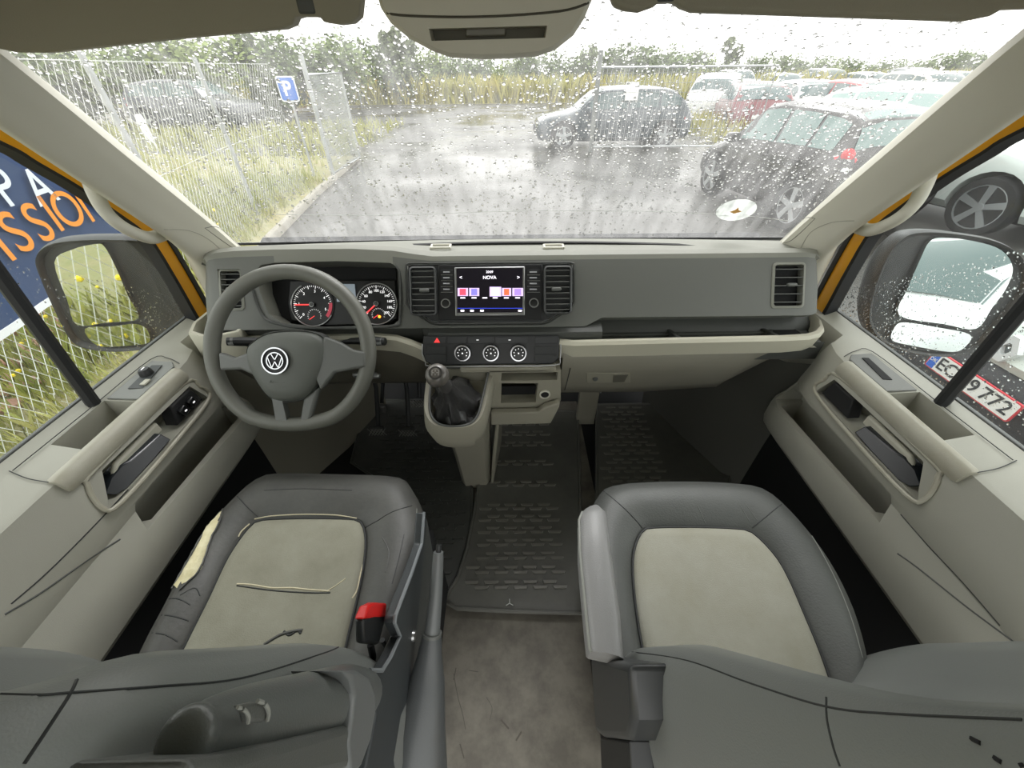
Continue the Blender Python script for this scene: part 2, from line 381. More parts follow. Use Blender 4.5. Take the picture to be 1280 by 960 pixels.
# ================================================================== DOORS
def door(n, s):
    prof_a = [(.935, .70), (.925, .705), (.905, .695), (.822, .690), (.812, .686), (.800, .658), (.782, .615), (.770, .575), (.772, .555), (.756, .525), (.748, .505), (.742, .48), (.742, .435), (.755, .415), (.84, .41), (.90, .40), (.91, .38), (.95, .38)]
    prof_b = [(.935, .70), (.925, .705), (.905, .695), (.885, .690), (.878, .680), (.870, .655), (.868, .60), (.867, .56), (.866, .54), (.862, .52), (.860, .50), (.858, .48), (.855, .43), (.854, .41), (.858, .40), (.87, .39), (.88, .38), (.95, .38)]
    lowb = [(.935, .70), (.925, .705), (.905, .695), (.845, .690), (.836, .684), (.824, .655), (.815, .60), (.81, .575), (.808, .555), (.79, .525), (.77, .505), (.765, .48), (.765, .43), (.775, .40), (.83, .385), (.89, .385), (.90, .38), (.95, .38)]
    rows = []
    def mix(A, B, t): return [(a[0] + (b[0] - a[0]) * t, a[1] + (b[1] - a[1]) * t) for a, b in zip(A, B)]
    for y, A, B, t in ((-.2, prof_a, lowb, 0), (.1, prof_a, lowb, 0), (.25, prof_a, lowb, 0), (.38, prof_a, lowb, 0), (.6, prof_a, lowb, 0), (.74, prof_a, lowb, .0), (.79, prof_a, lowb, .25), (.82, prof_a, lowb, .7), (.84, prof_a, lowb, 1), (.855, lowb, prof_b, .5), (.87, lowb, prof_b, 1), (1.0, lowb, prof_b, 1), (1.06, lowb, prof_b, 1)):
        rows.append([(s * x, y, z) for x, z in mix(A, B, t)])
    bm = NB(); grid(bm, rows, cu=True, cap=True)
    d = obj('door_%d' % n, bm, door_pl); tagk(d, kind='structure')
    cs = []
    def C(x0, x1, y0, y1, z0, z1):
        b = NB(); box(b, (s * (x0 + x1) / 2, (y0 + y1) / 2, (z0 + z1) / 2), (abs(x1 - x0), y1 - y0, z1 - z0)); cs.append(b)
    # storage tray on the ledge
    b = NB(); prism(b, [(s * .826, .495, .8), (s * .892, .505, .8), (s * .892, .632, .8), (s * .826, .632, .8)], (0, 0, -.17)); cs.append(b)
    # grip recess
    b = NB(); prism(b, [(s * .70, .425, .602), (s * .70, .425, .60), (s * .70, .745, .598), (s * .70, .735, .648), (s * .70, .475, .652)], (s * .145, 0, 0)); cs.append(b)
    # map pocket
    b = NB(); prism(b, [(s * .70, .425, .520), (s * .70, .83, .497), (s * .70, .83, .565), (s * .70, .455, .570)], (s * .140, 0, 0)); cs.append(b)
    b = NB(); prism(b, [(s * .765, .45, .43), (s * .765, .80, .43), (s * .84, .82, .43), (s * .84, .43, .43)], (0, 0, .12)); cs.append(b)
    cut(d, cs)
    bd = bvh_of(d)
    mir = lambda p: Vector((s * p[0], p[1], p[2]))
    # recess rim
    rim = cr([mir(p) for p in ((.7775, .745, .600), (.768, .60, .597), (.768, .44, .597), (.778, .418, .612), (.795, .44, .652), (.80, .475, .662), (.802, .73, .658), (.79, .753, .632))], 4, True)
    bm = NB(); tube(bm, rim, .0045, 8, closed=True); obj('recess_rim', bm, worn_pl, d)
    # pull bar
    bm = NB(); rows = []
    for y in (.418, .424, .45, .55, .65, .73, .745, .75):
        k = .86 if y in (.418, .75) else 1
        rows.append([(s * (.807 + (x - .807) * k), y, .676 + (z - .676) * k) for x, z in ((.826, .6915), (.818, .6955), (.808, .694), (.800, .685), (.795, .672), (.797, .663), (.806, .660), (.822, .668))])
    grid(bm, rows, cu=True, cap=True); obj('pull_bar', bm, worn_pl, d, sharp=50)
    # inner release handle
    hl = [(.775, .60, .603), (.776, .55, .600), (.777, .47, .600), (.783, .452, .604), (.80, .448, .61), (.803, .478, .624), (.797, .505, .63), (.793, .52, .626), (.789, .60, .622)]
    bm = NB(); prism(bm, [mir(p) for p in hl], (s * .02, 0, .004)); obj('release_handle', bm, mat('handle_black', (30, 34, 38), .25), d, bevel=.004)
    bm = NB(); prism(bm, [mir(p) for p in ((.80, .47, .612), (.80, .62, .612), (.80, .62, .640), (.80, .50, .640))], (s * .012, 0, 0)); obj('handle_bowl', bm, light_pl, d, bevel=.006)
    # switch block in the recess front
    bm = NB(); prism(bm, [mir(p) for p in ((.785, .64, .606), (.785, .735, .604), (.792, .728, .645), (.79, .66, .648))], (s * .03, 0, 0)); sb = obj('switch_block', bm, blackm, d, bevel=.003)
    if s < 0:
        for k in (0, 1):
            bm = NB(); box(bm, mir((.783, .672 + .03 * k, .625)), (.012, .02, .022), Matrix.Rotation(math.radians(12), 3, 'X')); obj('window_switch', bm, mat('switch_black', (26, 27, 29), .3), sb, bevel=.003)
            bm = NB(); box(bm, mir((.7765, .672 + .03 * k, .625)), (.001, .006, .003)); obj('switch_print', bm, white_e, sb)
    # ledge plate with mirror switch
    bm = NB(); prism(bm, [mir(p) for p in ((.822, .636, .6905), (.888, .636, .693), (.888, .775, .694), (.84, .775, .6905), (.822, .755, .6905))], (0, 0, .004)); pt = obj('switch_plate', bm, mat('plate_grey_%d' % n, (112, 114, 109) if s < 0 else (104, 105, 101), .35, bump=.3, bscale=500), d, bevel=.0015)
    if s < 0:
        bm = NB(); prism(bm, [mir(p) for p in ((.836, .672, .6945), (.866, .668, .697), (.874, .755, .6975), (.85, .757, .6965))], (0, 0, .0012)); obj('knob_well', bm, mat('well_dark', (58, 62, 62), .5), pt, bevel=.001)
        bm = NB(); lathe(bm, [(.014, 0), (.013, .008), (.010, .014), (.0, .015)], mir((.862, .722, .698)), (0, 0, 1), 18); obj('mirror_adjust_knob', bm, black_pl, pt)
        bm = NB(); box(bm, mir((.862, .722, .7135)), (.002, .010, .001)); obj('knob_pointer', bm, white_e, pt)
        bm = NB(); box(bm, mir((.842, .69, .698)), (.012, .02, .004)); obj('lock_switch', bm, light_pl, pt, bevel=.001)
    else:
        bm = NB(); prism(bm, [mir(p) for p in ((.842, .675, .6955), (.86, .672, .6965), (.866, .755, .697), (.852, .757, .6965))], (0, 0, .0012)); obj('switch_well', bm, blackm, pt)
    # ledge joint and crease lines
    for L in ([(.818, .418, .6925), (.86, .425, .695), (.905, .44, .697)], [(.898, .44, .698), (.896, .6, .698), (.895, .78, .698), (.86, .79, .694), (.82, .77, .692)]):
        bm = NB(); tube(bm, cr([mir(p) for p in L], 4), .0009, 5); obj('panel_joint', bm, seamk, d)
    if s > 0:
        seam(bd, [(1126, 643), (1160, 682), (1205, 730), (1250, 782)], .0012, seamk, 'panel_crease', d); seam(bd, [(1122, 692), (1150, 712), (1210, 760), (1275, 808)], .0016, dark_pl, 'panel_groove', d)
    else:
        seam(bd, [(160, 612), (120, 655), (60, 715), (14, 755)], .0012, seamk, 'panel_crease', d); seam(bd, [(150, 674), (110, 700), (50, 742), (6, 768)], .0016, dark_pl, 'panel_groove', d)
    # outer skin
    bm = NB(); prism(bm, [(s * .975, y, z) for y, z in ((-.5, -.35), (1.02, -.35), (1.06, .2), (1.02, .67), (-.5, .67))], (s * .03, 0, 0)); obj('outer_skin', bm, yellow, d, bevel=.01)
    # frame (painted) and seals, following the pillar : points on the window plane
    fr = [Vector((s * .905, 1.03, .64))]
    for q in ((258, 396), (226, 341), (193, 291), (148, 256), (100, 224), (50, 194), (0, 165)):
        p = PX(*q, -.90); fr.append(Vector((s * .90, p.y, p.z)))
    fr += [Vector((s * .89, .63, 1.30)), Vector((s * .885, .45, 1.40))]
    fr = cr(fr, 4)
    ins = [p - Vector((s * .012, -.0, -.0)) for p in fr]
    def strip(off0, off1, m, nm, depth, dx=0):
        rows = []
        for i, p in enumerate(fr):
            d_ = (fr[min(i + 1, len(fr) - 1)] - fr[max(i - 1, 0)]); d_.x = 0; d_.normalize(); nrm = Vector((0, -d_.z, d_.y)) # perpendicular toward the opening
            if nrm.y > 0: nrm = -nrm
            tp_ = 1 - .45 * min(1, i / (len(fr) * .55)); a = p + nrm * off0 * (tp_ if off0 > 0 else 1); b = p + nrm * off1 * (tp_ if off1 > 0 else 1)
            X = Vector((s * dx, 0, 0)); D = Vector((s * depth, 0, 0))
            rows.append([a + X, b + X, b + X + D, a + X + D])
        b_ = NB(); grid(b_, rows, cu=True, cap=True); return obj(nm, b_, m, d, sharp=50)
    strip(-.030, -.016, rubber, 'door_seal', .012, -.004)
    strip(-.020, .030, yellow, 'painted_frame', .02, .0)
    strip(.028, .041, rubber, 'glass_channel', .03, -.002)
    # quarter divider bar
    a = PX(-5, 338, s * .905) if s < 0 else PX(1290, 372, s * .905); b = PX(116, 503, s * .905) if s < 0 else PX(1173, 508, s * .905)
    a = a + (a - b) * .5; b = b + (b - a).normalized() * .02
    bm = NB(); tube(bm, [b, a], .0125, 8, sx=1.0, up=(1, 0, 0)); obj('divider_bar', bm, rubber, d)
    # sill seal
    bm = NB(); prism(bm, [(s * .926, -.3, .70), (s * .926, 1.04, .70), (s * .926, 1.04, .708), (s * .926, -.3, .708)], (s * .010, 0, 0)); obj('sill_seal', bm, dark_pl, d, bevel=.002)
    return d
d1 = door(1, -1); d2 = door(2, 1)
def sidewin(n, s, ):
    bm = NB(); P_ = [(s * .93, -.3, .70), (s * .93, 1.02, .70), (s * .925, .97, .86), (s * .92, .92, .98), (s * .915, .83, 1.10), (s * .912, .62, 1.32), (s * .91, .5, 1.40), (s * .91, -.3, 1.42)]
    bm.faces.new([bm.verts.new(p) for p in P_]); o = obj('window_%d' % n, bm, glass_s); tagk(o, kind='structure')
    def f():
        y = rnd(.35, 1.0); z = rnd(.71, .71 + max(.05, (1.02 - y) * .75 + .03))
        return Vector((s * .9325, y, z)), Vector((s, 0, 0)), Vector((0, 1, 0))
    tagk(drops('raindrops', f, 3200 if s > 0 else 1500, 6, .0006, .0024 if s > 0 else .0018), 'fine raindrops on the %s window' % ('driver door' if s < 0 else 'passenger door'), 'raindrops', kind='stuff')
sidewin(2, -1); sidewin(3, 1)

# ================================================================== OVERHEAD
def visor(s, label):
    t = thing('sun_visor', label, 'sun visor', (0, 0, 0), 'sun visors over the windscreen')
    Y = .74
    if s < 0: px = [(-60, 40), (-60, 63), (0, 58), (38, 66), (76, 66), (220, 50), (362, 37), (374, 32), (377, 24), (384, 22), (401, 22), (408, 24), (411, 29), (430, 32), (446, 30), (455, 22), (458, -6)]
    else: px = [(1345, 30), (1345, 10), (1236, 14), (1222, 22), (1192, 28), (1040, 23), (860, 17), (846, 12), (838, 6), (829, 5), (818, 6), (812, 11), (795, 17), (778, 15), (764, 10), (758, -10)]
    pts = [PY(x, y, Y - .02 * 0) for x, y in px]
    top = [(s * -.0 + pts[-1].x, Y, 1.37), (pts[0].x, Y, 1.37)]
    poly = pts + [Vector(q) for q in top]
    bm = NB(); prism(bm, poly, (0, -.022, 0)); bmesh.ops.rotate(bm, verts=bm.verts, cent=(0, Y, 1.30), matrix=Matrix.Rotation(0, 3, 'X'))
    obj('visor_panel', bm, visor_m, t, bevel=.006, seg=3)
    cx = (pts[9] if s < 0 else pts[9]); cx = PY(392 if s < 0 else 826, 17 if s < 0 else 1, Y)
    bm = NB(); tube(bm, [cx + Vector((-.03, -.01, .004)), cx + Vector((.03, -.01, .004))], .007, 10, up=(0, 1, 0)); obj('hinge_pin', bm, black_pl, t)
    bm = NB(); box(bm, cx + Vector((0, -.008, .012)), (.024, .03, .03)); obj('clip', bm, dark_pl, t, bevel=.003)
    return t
visor(-1, 'long grey sun visor above the steering wheel side'); visor(1, 'long grey sun visor above the passenger side')
t = thing('overhead_console', 'beige overhead console with a shallow tray, hanging above the windscreen middle', 'console')
Yc = .72
def oc(px, py): return PY(px, py, Yc)
out = [(468, -10), (474, 10), (486, 28), (510, 48), (540, 64), (560, 71), (600, 73), (640, 72), (676, 69), (695, 62), (718, 44), (732, 22), (741, 0), (742, -10)]
fp = [oc(*p) for p in out]
cen = Vector((0, 0, 0))
for p in fp: cen += p / len(fp)
rows = []
for k, (sc_, dy) in enumerate(((1.0, .10), (1.0, .012), (.985, 0.0), (.95, -.006))):
    rows.append([Vector((cen.x + (p.x - cen.x) * sc_, Yc + dy, cen.z + .06 + (p.z - cen.z - .06) * sc_)) for p in fp] + [Vector((cen.x + (fp[-1].x - cen.x) * sc_, Yc + dy, 1.40)), Vector((cen.x + (fp[0].x - cen.x) * sc_, Yc + dy, 1.40))])
bm = NB(); grid(bm, rows, cu=True, cap=True); ocb = obj('console_shell', bm, ohc_m, t, sharp=40)
bc = NB(); prism(bc, [PY(*p, Yc - .03) for p in ((532, 34), (536, 50), (683, 46), (686, 30))], (0, .075, 0))
cut(ocb, [bc])
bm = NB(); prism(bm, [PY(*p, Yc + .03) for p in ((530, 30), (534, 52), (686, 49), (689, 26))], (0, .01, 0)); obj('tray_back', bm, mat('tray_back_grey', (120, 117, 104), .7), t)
bm = NB(); prism(bm, [PY(*p, Yc + .02) for p in ((582, 35), (582, 46), (632, 45), (632, 33))], (0, .008, 0)); obj('lamp_lens', bm, mat('lens_grey', (132, 129, 116), .4), t, bevel=.002)
ocv = bvh_of(ocb)
for pts_ in ([(470, 10), (500, 19), (600, 21), (700, 14), (739, 2)],): seam(ocv, pts_, .0014, mat('joint_dark_beige', (84, 80, 70), .7), 'shell_joint', t)
# header trim between visors and console
bm = NB(); box(bm, (0, .80, 1.40), (1.6, .10, .10)); tagk(obj('trim_3', bm, head_m, bevel=.01), kind='structure')

# ================================================================== DASHBOARD
dash = thing('dashboard', 'two-tone grey van dashboard spanning the cab beneath the windscreen', 'dashboard')
rows = []
for x in (-.80, -.795, -.785, -.77, -.75, -.70, -.60, -.50, -.40, -.30, -.24, -.20, -.10, 0, .10, .19, .235, .4, .6, .70, .76, .785, .80):
    hump = .022 * max(0, 1 - ((x + .52) / .30) ** 4) if -.82 < x < -.2 else 0
    e = max(0, (abs(x) - (.76 if x < 0 else .765)) / .04) ** 2; e2 = .02 * e
    back = -.13 * (x / .8) ** 2
    rows.append([(x, 1.24 + back, .60), (x, 1.255 + back, .822 + .03 * (x / .8) ** 2), (x, 1.16 + back * .7, .842 + .02 * (x / .8) ** 2 + hump * .3), (x, 1.05 + back * .35, .862 + hump * .7), (x, .995, .879 + hump - e2 * .3), (x, .970, .877 + hump - e2), (x, .962 + e2, .868 + hump * .8 - e2), (x, .916 + e2, .802), (x, .864 + e2 + (.013 if x > .21 else 0), .7285 + (.0185 if x > .21 else 0)), (x, .874 + e2 + (.01 if x > .21 else 0), .722 + (.016 if x > .21 else 0)), (x, .93 + e2, .715), (x, .96, .66), (x, .97, .60)])
bm = NB(); grid(bm, rows, cu=True, cap=True)
PH = math.radians(35); DN = Vector((0, -math.cos(PH), math.sin(PH))); DU = Vector((0, math.sin(PH), math.cos(PH))); DX = Vector((1, 0, 0))
D0 = Vector((0, .962, .868)); DR = Matrix((DX, -DN, DU)).transposed()
def D(px, py, off=0): return PP(px, py, D0 + DN * off, DN)
def DL(x, z, off=0): return D0 + DX * x + DU * z + DN * off
def dl(p): q = p - D0; return q.x, q.dot(DU)
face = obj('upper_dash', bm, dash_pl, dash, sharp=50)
# binnacle cavity, left side vent hole
bc = NB(); prism(bc, [D(*p, .02) for p in ((316, 336), (322, 330), (340, 327), (420, 325), (486, 327), (496, 333), (499, 345), (499, 396), (488, 406), (390, 408), (345, 402), (330, 392), (318, 362))], -DN * .085)
vc = []
for a_, b_ in (((273, 337), (305, 387)), ((968, 330), (1003, 383))):
    p, q = D(*a_), D(*b_); b = NB(); box(b, (p + q) / 2, (q.x - p.x, .07, (p - q).dot(DU)), DR); vc.append(b)
cut(face, [bc] + vc)
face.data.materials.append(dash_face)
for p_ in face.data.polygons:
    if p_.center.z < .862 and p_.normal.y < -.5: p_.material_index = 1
fb = bvh_of(face)
# defroster slot, slot clips
bm = NB()
rows = []
for i in range(25):
    x = -.36 + .92 * i / 24; yb = 1.135 - .09 * (x / .8) ** 2
    rows.append([(x, yb - .006, .8495), (x, yb + .016, .846), (x, yb + .016, .8505), (x, yb - .006, .854)])
grid(bm, rows, cu=True, cap=True); obj('defroster_slot', bm, blackm, dash)
for px in (551, 692):
    c = PZ(px, 308, .866); b_ = NB()
    for q, s_ in (((0, .012, 0), (.05, .006, .006)), ((0, -.012, 0), (.05, .006, .006)), ((-.026, 0, 0), (.006, .028, .006)), ((.026, 0, 0), (.006, .028, .006))): box(b_, c + Vector(q), s_)
    obj('slot_clip', b_, pillar_m, dash, bevel=.0015)
# binnacle rim + cluster
rimp = [D(*p, .002) for p in ((316, 336), (322, 330), (340, 327), (420, 325), (486, 327), (496, 333), (500, 345), (500, 396), (488, 408), (390, 410), (345, 404), (328, 394), (316, 362))]
bm = NB(); tube(bm, cr(rimp, 4, True), .004, 6, closed=True); obj('binnacle_rim', bm, dashd_pl, dash)
cl = NB(); prism(cl, [D(*p, -.055) for p in ((318, 334), (400, 328), (494, 330), (498, 400), (480, 406), (385, 406), (330, 396))], -DN * .012); clo = obj('cluster_back', cl, blackm, dash)
cl = NB(); prism(cl, [D(*p, -.040) for p in ((362, 351), (494, 350), (496, 398), (484, 405), (400, 407), (364, 400), (360, 380))], -DN * .012); clf = obj('instrument_cluster', cl, mat('cluster_face', (30, 31, 32), .45), dash, bevel=.002)
YC = -.037
def dial(cx, cy, rpx, nums, a0, a1, needle, redarc, name, ring=(0, 360)):
    c = D(cx, cy, YC); r = (D(cx + rpx, cy, YC) - c).length
    def P(a, rad, dy=0): a = math.radians(a); return c + DX * rad * math.cos(a) + DU * rad * math.sin(a) - DN * dy
    bm = NB(); prism(bm, [P(k * 10, r) for k in range(36)], -DN * .003); f = obj(name, bm, mat(name + '_face', (20, 21, 22), .4), dash)
    bm = NB(); rg = [P(ring[0] + (ring[1] - ring[0]) * k / 40, r * 1.0, -.002) for k in range(41)]
    tube(bm, rg[:-1] if ring == (0, 360) else rg, .0017, 6, closed=ring == (0, 360)); obj('dial_ring', bm, satin, f)
    b = NB(); N = 40
    for k in range(N + 1):
        a = a0 + (a1 - a0) * k / N; l = .08 if k % 4 else .15
        p, q = P(a, r * .90, -.001), P(a, r * (.90 - l), -.001); tube(b, [p, q], .0005 if k % 4 else .0008, 4)
    obj('dial_ticks', b, white_e, f)
    for k, s_ in enumerate(nums):
        if s_: a = a0 + (a1 - a0) * k / (len(nums) - 1); text(s_, r * .17, P(a, r * .64, -.001), DX, DU, white_e, 'dial_number', f, .0003)
    b = NB(); tube(b, [P(needle, r * .05, -.004), P(needle, r * .82, -.004)], .0016, 5); obj('needle', b, mat('needle_red', (230, 60, 60), .5, emit=.8), f)
    b = NB(); lathe(b, [(.006, 0), (.006, .004), (.004, .005)], c + DN * .002, DN, 16); obj('needle_hub', b, dark_pl, f)
    b = NB(); lathe(b, [(.0066, 0), (.0066, .0015), (.0054, .0016), (.0054, 0)], c + DN * .0065, DN, 16); obj('hub_ring', b, satin, f)
    # small sub gauge
    c2 = c + DX * r * .06 + DN * .001 - DU * r * .52; b = NB()
    for k in range(13):
        a = math.radians(200 - 220 * k / 12); tube(b, [c2 + (DX * math.cos(a) + DU * math.sin(a)) * r * .28, c2 + (DX * math.cos(a) + DU * math.sin(a)) * r * .33], .0005, 4)
    obj('sub_gauge_ticks', b, white_e, f)
    a = math.radians(215); b = NB(); tube(b, [c2, c2 + (DX * math.cos(a) + DU * math.sin(a)) * r * .3], .0009, 4); obj('sub_gauge_needle', b, mat('needle_red2', (230, 60, 60), .5, emit=.6), f)
    if redarc:
        b = NB(); rowz = []
        for k in range(9):
            a = 5 - 45 * k / 8; rowz.append([P(a, r * .78, -.001), P(a, r * .93, -.001), P(a, r * .93, -.002), P(a, r * .78, -.002)])
        grid(b, rowz, cu=True, cap=True); obj('red_zone', b, mat('zone_red', (170, 60, 75), .5, emit=.2), f)
    return f, c, r
dial(391, 381, 26.5, ['0', '', '1', '', '2', '', '3', '', '4', '', '5'], 225, -20, 180, True, 'rev_counter', (118, 330))
f_, c_, r_ = dial(471, 380, 25.5, ['0', '20', '40', '60', '80', '100', '120', '140', '160', '180', '200'], 222, -42, 222, False, 'speedometer')
bm = NB(); lathe(bm, [(.0035, 0), (.0035, .001)], c_ + DX * r_ * .12 + DN * .002 - DU * r_ * .62, DN, 12); obj('warning_light', bm, mat('warn_orange', (255, 140, 30), .5, emit=3), f_)
dq = [D(*p, -.035) for p in ((420, 355), (443, 355), (445, 377), (421, 377))]
bm = NB(); prism(bm, dq, -DN * .003); dsp = obj('cluster_display', bm, mat('lcd_grey', (128, 138, 146), .4, emit=.25), dash)
cc = (dq[0] + dq[2]) / 2; bm = NB(); tube(bm, [cc + DX * x + DU * z + DN * .0015 for x, z in rr(0, -.002, .012, .026, .004)], .0006, 4, closed=True); tube(bm, [cc - DX * .005 + DN * .0015 + DU * .002, cc + DX * .005 + DN * .0015 + DU * .002], .0005, 4); obj('vehicle_symbol', bm, white_e, dsp)

# vents
def vent(px0, py0, px1, py1, Y, m_frame, tabx, name='air_vent', cutc=None, nsl=6, frame=.006):
    a = dl(D(px0, py0, Y)); b = dl(D(px1, py1, Y)); w = b[0] - a[0]; h = a[1] - b[1]; cx = (a[0] + b[0]) / 2; cz = (a[1] + b[1]) / 2
    out = rr(cx, cz, w, h, .010); inn = rr(cx, cz, w - 2 * frame, h - 2 * frame, .006)
    rows = [[DL(x, z, Y - .02) for x, z in out], [DL(x, z, Y) for x, z in out], [DL(x, z, Y + .002) for x, z in inn], [DL(x, z, Y - .024) for x, z in inn]]
    bm = NB(); grid(bm, rows, cu=True, cv=True); f = obj(name, bm, m_frame, dash)
    bm = NB(); box(bm, DL(cx, cz, Y - .021), (w - 2 * frame, .004, h - 2 * frame), DR); obj('vent_back', bm, blackm, f)
    for k in range(nsl):
        z = cz + (h - 2 * frame) * ((k + .5) / nsl - .5); bm = NB(); box(bm, DL(cx, z, Y - .008), (w - 2 * frame - .001, .016, .0022), DR @ Matrix.Rotation(math.radians(5), 3, 'X')); obj('slat', bm, mid_pl, f, bevel=.0008)
    bm = NB(); box(bm, DL(cx + tabx, cz + .001, Y + .001), (.024, .010, .009), DR); obj('vent_tab', bm, mid_pl, f, bevel=.003)
    return f
vent(272, 336, 306, 388, .002, dash_pl, 0, nsl=7)
vent(966, 328, 1005, 385, .002, dash_pl, .008, nsl=5, frame=.006)

# infotainment surround
YB = .018
hexo = [(506, 330), (511, 328), (714, 327), (719, 329), (719, 378), (714, 386), (688, 402), (680, 405), (546, 406), (537, 404), (512, 388), (507, 380)]
fr_ = [D(*p, YB) for p in hexo]; cx = (fr_[0].x + fr_[3].x) / 2; cz = dl(D(612, 366, YB))[1]
def shr(P_, k, y): return [DL(cx + (p.x - cx) * (1 - k), cz + (dl(p)[1] - cz) * (1 - k * 2.1), y) for p in P_]
rows = [shr(fr_, -.012, YB - .03), shr(fr_, 0, YB), shr(fr_, .012, YB + .004), shr(fr_, .03, YB + .001), shr(fr_, .034, YB - .004)]
bm = NB(); grid(bm, rows, cu=True, cap=True); sur = obj('centre_surround', bm, dashd_pl, dash, sharp=30)
rows = [shr(fr_, .031, YB + .0018), shr(fr_, .036, YB + .0034), shr(fr_, .042, YB + .0018)]
bm = NB(); grid(bm, rows, cu=True); obj('surround_bead', bm, satin, sur)
bm = NB(); prism(bm, shr(fr_, .045, YB + .001), -DN * .012); obj('surround_face', bm, mat('surround_black', (44, 46, 47), .4), sur)
vent(511, 333, 546, 394, YB + .014, mat('vent_rim', (70, 72, 72), .4), .004, nsl=8, frame=.004)
vent(680, 332, 715, 392, YB + .014, mat('vent_rim2', (70, 72, 72), .4), -.004, nsl=8, frame=.004)
# head unit
def pyq(px, py, y): return PY(px, py, y)
bm = NB(); prism(bm, [D(*p, YB + .004) for p in ((548, 331), (678, 330), (678, 399), (548, 400))], -DN * .010); hu = obj('head_unit', bm, mat('unit_black', (34, 35, 37), .35), dash, bevel=.002)
q = [D(*p, YB + .0075) for p in ((568, 334), (656, 333), (656, 394), (569, 395))]
bm = NB(); prism(bm, q, -DN * .004); obj('screen_bezel', bm, satin, hu, bevel=.002)
q = [D(*p, YB + .0085) for p in ((570.5, 335.5), (653.5, 335), (653, 390.5), (571.5, 391))]
bm = NB(); prism(bm, q, -DN * .002); scr = obj('screen', bm, mat('screen_glass', (22, 20, 26), .15, emit=.3), hu)
def scp(px, py): return D(px, py, YB + .0093)
def chip(x0, y0, x1, y1, m, nm):
    b = NB(); prism(b, [scp(x0, y0), scp(x1, y0), scp(x1, y1), scp(x0, y1)], -DN * .0007); return obj(nm, b, m, scr)
scw = mat('screen_white', (240, 236, 245), .5, emit=.9); 
EX = (1, 0, 0); EZ = DU
text('NOVA', .0118, scp(612, 347), EX, EZ, scw, 'station_name', scr, .0003)
text('<', .013, scp(576, 347), EX, EZ, scw, 'back_arrow', scr, .0003); text('>', .013, scp(648, 347), EX, EZ, scw, 'next_arrow', scr, .0003)
text('20:09', .008, scp(612, 340), EX, EZ, scw, 'clock', scr, .0003)
scol = [((572, 360, 585, 370), (232, 70, 92)), ((586.5, 360, 599, 370), (120, 112, 190)), ((612, 358.5, 626.5, 370.5), (236, 206, 240)), ((627.5, 360, 639, 370), (236, 96, 60)), ((640.5, 360, 654, 370), (150, 120, 190))]
for i, (r4, c3) in enumerate(scol):
    chip(*r4, mat('tile_edge_%d' % i, (200, 180, 228), .5, emit=.55), 'station_tile'); 
    x0, y0, x1, y1 = r4; b = NB(); p4 = [D(*p, YB + .0103) for p in ((x0 + 2.5, y0 + 1), (x1 - 2.5, y0 + 1), (x1 - 2.5, y1 - 1), (x0 + 2.5, y1 - 1))]; prism(b, p4, -DN * .0005); obj('tile_picture', b, mat('tile_%d' % i, c3, .5, emit=.6), scr)
for x in (578.5, 592.5, 606, 619, 633, 647): chip(x - 3, 371.6, x + 3, 373, scw, 'tile_caption')
chip(571.5, 385, 653.5, 385.6, mat('screen_blue', (40, 60, 190), .5, emit=.7), 'menu_line')
for x in (578, 590, 602.5, 650): chip(x - 2.2, 387.3, x + 2.2, 389.4, scw, 'menu_icon')
for x, y in ((558, 380), (667, 379.5)):
    c = D(x, y, YB + .008); bm = NB(); lathe(bm, [(.0125, 0), (.0125, .004), (.0115, .012), (.009, .013), (.0, .0125)], c, DN, 24); k_ = obj('rotary_knob', bm, mat('knob_black', (30, 31, 32), .3), hu)
    bm = NB(); lathe(bm, [(.0118, .0), (.0118, .0022), (.0092, .0022), (.0092, 0)], c + DN * .0115, DN, 24); obj('knob_ring', bm, satin, k_)
for sx, x0, x1 in ((0, 551, 566), (1, 659, 675)):
    for k in range(4):
        y = 337 + 7.2 * k; bm = NB(); prism(bm, [D(*p, YB + .0055) for p in ((x0, y), (x1, y), (x1, y + 6.2), (x0, y + 6.2))], -DN * .003); kb = obj('menu_button', bm, mat('button_black', (40, 41, 43), .35), hu, bevel=.0006)
        bm = NB(); prism(bm, [D(*p, YB + .0062) for p in ((x0 + 3, y + 2.2), (x1 - 4, y + 2.2), (x1 - 4, y + 3.7), (x0 + 3, y + 3.7))], -DN * .0006); obj('button_print', bm, mat('print_grey', (176, 178, 182), .5), kb)
        bm = NB(); prism(bm, [D(*p, YB + .0062) for p in ((x0, y + 6.4), (x1, y + 6.4), (x1, y + 6.9), (x0, y + 6.9))], -DN * .0006); obj('button_line', bm, satin, kb)

# dark sloped fascia below the surround, and shelf
rows = []
for x, d_ in ((-.78, 0), (-.70, 0), (-.30, 0), (-.235, 0), (-.215, .0), (0, 0), (.10, 0), (.19, 0), (.235, .0)):
    if x < -.22: rows.append([(x, .955, .655), (x, .905, .688), (x, .872, .722), (x, .878, .700), (x, .884, .688), (x, .89, .66), (x, .955, .65)]); continue
    zz = 0; rows.append([(x, .955, .74), (x, .90, .735), (x, .872, .729), (x, .850 + zz, .721 - zz), (x, .847 + zz, .712 - zz), (x, .86 + zz, .67), (x, .955, .67)])
bm = NB(); grid(bm, rows, cu=True, cap=True); obj('centre_fascia', bm, dashd_pl, dash, sharp=40)
